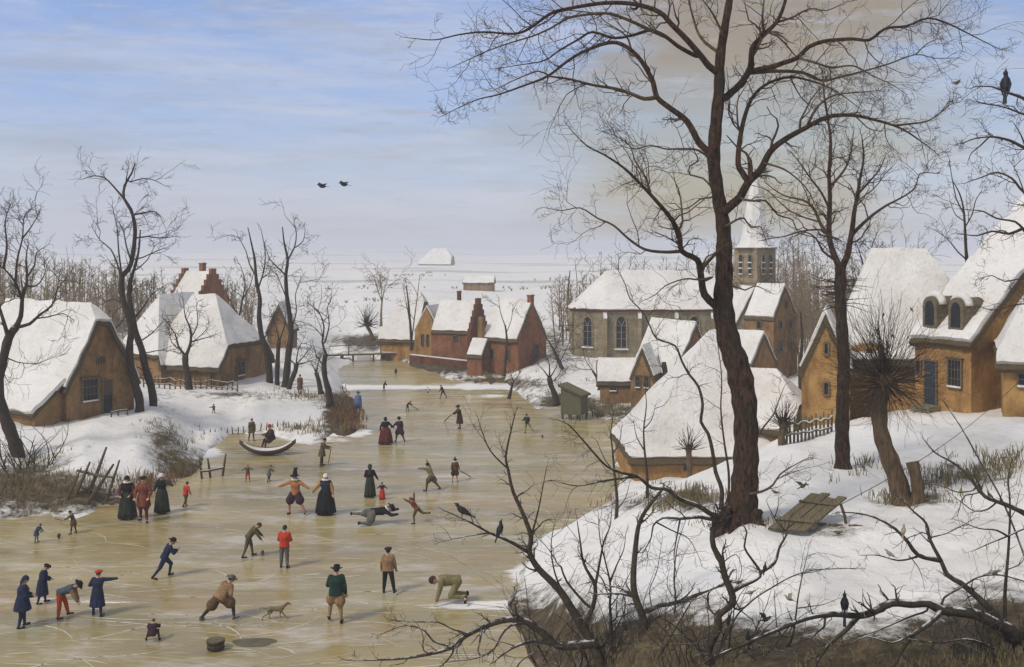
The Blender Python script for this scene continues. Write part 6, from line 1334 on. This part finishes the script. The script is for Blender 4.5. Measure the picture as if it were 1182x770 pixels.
# --- dog
def dog():
    p = HIT(318, 716); s = 25 * p.y / F / .85; b = MB(); V = Vector
    b.tube([V((-.34, 0, .40)), V((-.2, 0, .42)), V((.0, 0, .40)), V((.2, 0, .41)), V((.3, 0, .45))], [.075, .10, .085, .125, .09], 12, True, (.8, 1), (0, 1, 0))
    b.pill(V((.28, 0, .47)), V((.42, 0, .58)), .075, .055); b.ell(V((.46, 0, .60)), (.075, .055, .06)); b.pill(V((.5, 0, .59)), V((.6, 0, .565)), .038, .026)
    for s_ in (-1, 1): b.tube([V((.43, s_ * .045, .63)), V((.41, s_ * .07, .62)), V((.40, s_ * .075, .56))], [.018, .025, .008], 6)
    for s_, dx in ((-1, .05), (1, -.06)):
        b.tube([V((.2, s_ * .07, .38)), V((.24 + dx, s_ * .075, .24)), V((.30 + dx * 2.2, s_ * .075, .10)), V((.36 + dx * 2.4, s_ * .075, .03))], [.05, .032, .022, .026], 8)
        b.tube([V((-.27, s_ * .06, .40)), V((-.20 - dx, s_ * .075, .26)), V((-.36 - dx * 2, s_ * .075, .15)), V((-.40 - dx * 2.4, s_ * .075, .03)), V((-.34 - dx * 2.4, s_ * .075, .02))], [.075, .042, .024, .02, .022], 8)
    b.tube([V((-.36, 0, .43)), V((-.5, 0, .47)), V((-.62, .02, .45))], [.03, .022, .03], 7)
    o = soft(b, 'dog', mottled('dog_fur', (.11, .09, .05), (.26, .21, .12), 14, .95, .6, .01), None, .02); o.location = p; o.rotation_euler = (0, 0, R(8)); o.scale = (s,) * 3; tag(o, 'small rough brown dog running right across the ice', 'dog')
    e = MB()
    for s_ in (-1, 1): e.ell(V((.5, s_ * .042, .62)), (.01, .008, .01), 6, 5)
    e.build('eye', EYEM, o)
dog()
# --- birds
BLACKF = mottled('black_feather', (.008, .008, .011), (.03, .03, .038), 18, .55, .3, .01)
BROWNF = mottled('brown_feather', (.06, .045, .03), (.2, .15, .09), 16, .8, .3, .01)
PALEF = mottled('pale_feather', (.2, .17, .12), (.42, .38, .3), 12, .8, .3, .01)
def bird(name, label, x, y, Y, size, head, mat, pitch=35, fly=False, group=None, ground=False, tail=1.0, belly=None, up=True):
    """size: body length in photo pixels; head: heading, 0 = away, 90 = right; pitch: how upright it perches"""
    p = HIT(x, y) if ground else PX(x, y, Y)
    L = size * p.y / F; b = MB(); V = Vector
    M = Matrix.Rotation(R(pitch), 3, 'X')
    q = lambda a: M @ (V(a) * L)
    rot = M
    b.tube([q((0, -.38, 0)), q((0, -.25, .01)), q((0, -.05, -.015)), q((0, .14, .0)), q((0, .26, .045)), q((0, .33, .07))], [L * r for r in (.03, .10, .165, .15, .095, .07)], 10, True, (.88, 1), (1, 0, 0))
    b.ell(q((0, .36, .10)), (L * .085, L * .10, L * .085), 10, 8, rot)
    bk = MB(); bk.tube([q((0, .43, .105)), q((0, .50, .095)), q((0, .57, .08))], [L * .038, L * .026, L * .006], 6)
    root = b.build(name, mat, None, True); root.location = p; root.rotation_euler = (0, 0, R(-head)); tag(root, label, 'bird', group)
    bk.build('beak', EYEM if mat is BLACKF else TWIGPALE, root)
    t = MB(); t.prism([q((-.045, -.34, .0)), q((.045, -.34, .0)), q((.075, -.34 - .38 * tail, -.02)), q((-.075, -.34 - .38 * tail, -.02))], M @ V((0, 0, L * .03))); t.build('tail', mat, root)
    for s in (-1, 1):
        wg = MB()
        if fly: wg.prism([q((s * .08, .14, .05)), q((s * .45, .22, .20)), q((s * .85, -.05, .28)), q((s * .5, -.14, .19)), q((s * .08, -.18, .05))], M @ V((0, 0, L * .025)))
        else: wg.tube([q((s * .115, .2, .03)), q((s * .155, .0, .02)), q((s * .10, -.3, .0)), q((s * .05, -.5, -.02))], [L * .04, L * .11, L * .075, L * .01], 7, True, (.35, 1), (1, 0, 0))
        wg.build('wing', mat, root, not fly)
        if not fly:
            lg = MB(); a = q((s * .055, -.05, -.12)); lg.tube([a, a + V((0, .01, -.22 * L)), a + V((0, .07 * L, -.23 * L))], L * .014, 4); lg.build('leg', TWIGPALE, root)
        e = MB(); e.ell(q((s * .07, .40, .12)), (L * .014,) * 3, 6, 5); e.build('eye', PALEF if mat is BLACKF else EYEM, root)
    return root
bird('crow', 'black crow facing left on the bare tip of the long bough', 534, 589, YB - .45, 24, 282, BLACKF, 28)
bird('crow', 'black crow perched upright on the bough below the other crow', 577, 611, YB - .4, 22, 70, BLACKF, 68)
bird('crow', 'large black crow high on a branch at the right edge', 1161, 97, 29, 33, 40, BLACKF, 78)
bird('magpie', 'long tailed dark bird on the great bough at the bottom', 975, 696, YD - .6, 26, 20, BLACKF, 82, tail=1.8)
bird('small_bird', 'pale finch standing up on the upper right bush branch', 1043, 612, YD + .3, 14, 40, PALEF, 66)
bird('small_bird', 'pale finch with raised beak on the lower right bush branch', 1027, 639, YD + .3, 14, 285, PALEF, 30)
bird('small_bird', 'pale hopping bird on the arched twig near the right edge', 1147, 661, YD - .2, 17, 85, PALEF, 8)
bird('small_bird', 'little brown bird on the arching branch at the far right', 1143, 572, YD + .8, 13, 300, BROWNF, 45)
bird('small_bird', 'round black bird seen from behind near the arching right branch', 1130, 560, YD + .8, 9, 0, BLACKF, 40, tail=.4)
bird('small_bird', 'dark bird sitting in the fork above the twisting stems', 883, 655, YC + .3, 12, 40, BLACKF, 65)
bird('small_bird', 'brown and white bird on the bend of the forked stem', 852, 672, YC + .1, 13, 120, BROWNF, 12)
bird('small_bird', 'pale bird hanging low beside the bend of the forked stem', 866, 684, YC + .1, 13, 80, PALEF, 5)
bird('small_bird', 'dark bird upright on the slanting stick at the bottom', 841, 716, YC, 14, 30, BLACKF, 70)
bird('small_bird', 'black bird on a low twig at the bottom between the boughs', 863, 736, YC - .2, 16, 330, BLACKF, 78, tail=1.3)
bird('small_bird', 'dark bird alighting with spread wings over the low boughs', 884, 715, YC + .4, 15, 75, BLACKF, 10, fly=True)
bird('small_bird', 'pale bird flying with raised wings by the thin sapling', 911, 691, YC + .5, 13, 290, PALEF, 20, fly=True)
bird('small_bird', 'little bird on the top twig left of the bird trap', 895, 568, YC + .8, 10, 285, BROWNF, 8)
bird('small_bird', 'bird flying over the bird trap with open wings', 927, 561, YG + 1, 13, 60, BROWNF, 15, fly=True)
for i, (x, y, h, lab) in enumerate([(948, 611, 80, 'bird feeding just under the edge of the trap'), (963, 612, 270, 'bird pecking second from the planks of the trap'), (986, 613, 280, 'bird pecking right of the prop stick of the trap'), (967, 621, 85, 'bird nearest to us, feeding in front of the trap')]):
    bird('small_bird', lab, x, y, 0, 13, h, BROWNF, -8, ground=True).location.z += .11
bird('flying_bird', 'left of the two dark birds flying in the open sky', 372, 215, 70, 13, 285, BLACKF, 5, fly=True)
bird('flying_bird', 'right of the two dark birds flying in the open sky', 397, 213, 70, 13, 285, BLACKF, 8, fly=True)
bird('flying_bird', 'faint bird flying in the blue gap near the right crow', 1104, 96, 60, 11, 80, BROWNF, 5, fly=True)
for i, (x, y) in enumerate([(1020, 363), (1014, 379), (1007, 387), (1031, 388), (1052, 357)]):
    bird('small_bird', 'tiny dark bird perched on an upper shoot of the pollard willow', x, y, YW + .1 * (i - 2), 6, 40 + i * 70, BLACKF, 50, group='tiny birds in the pollard willow')
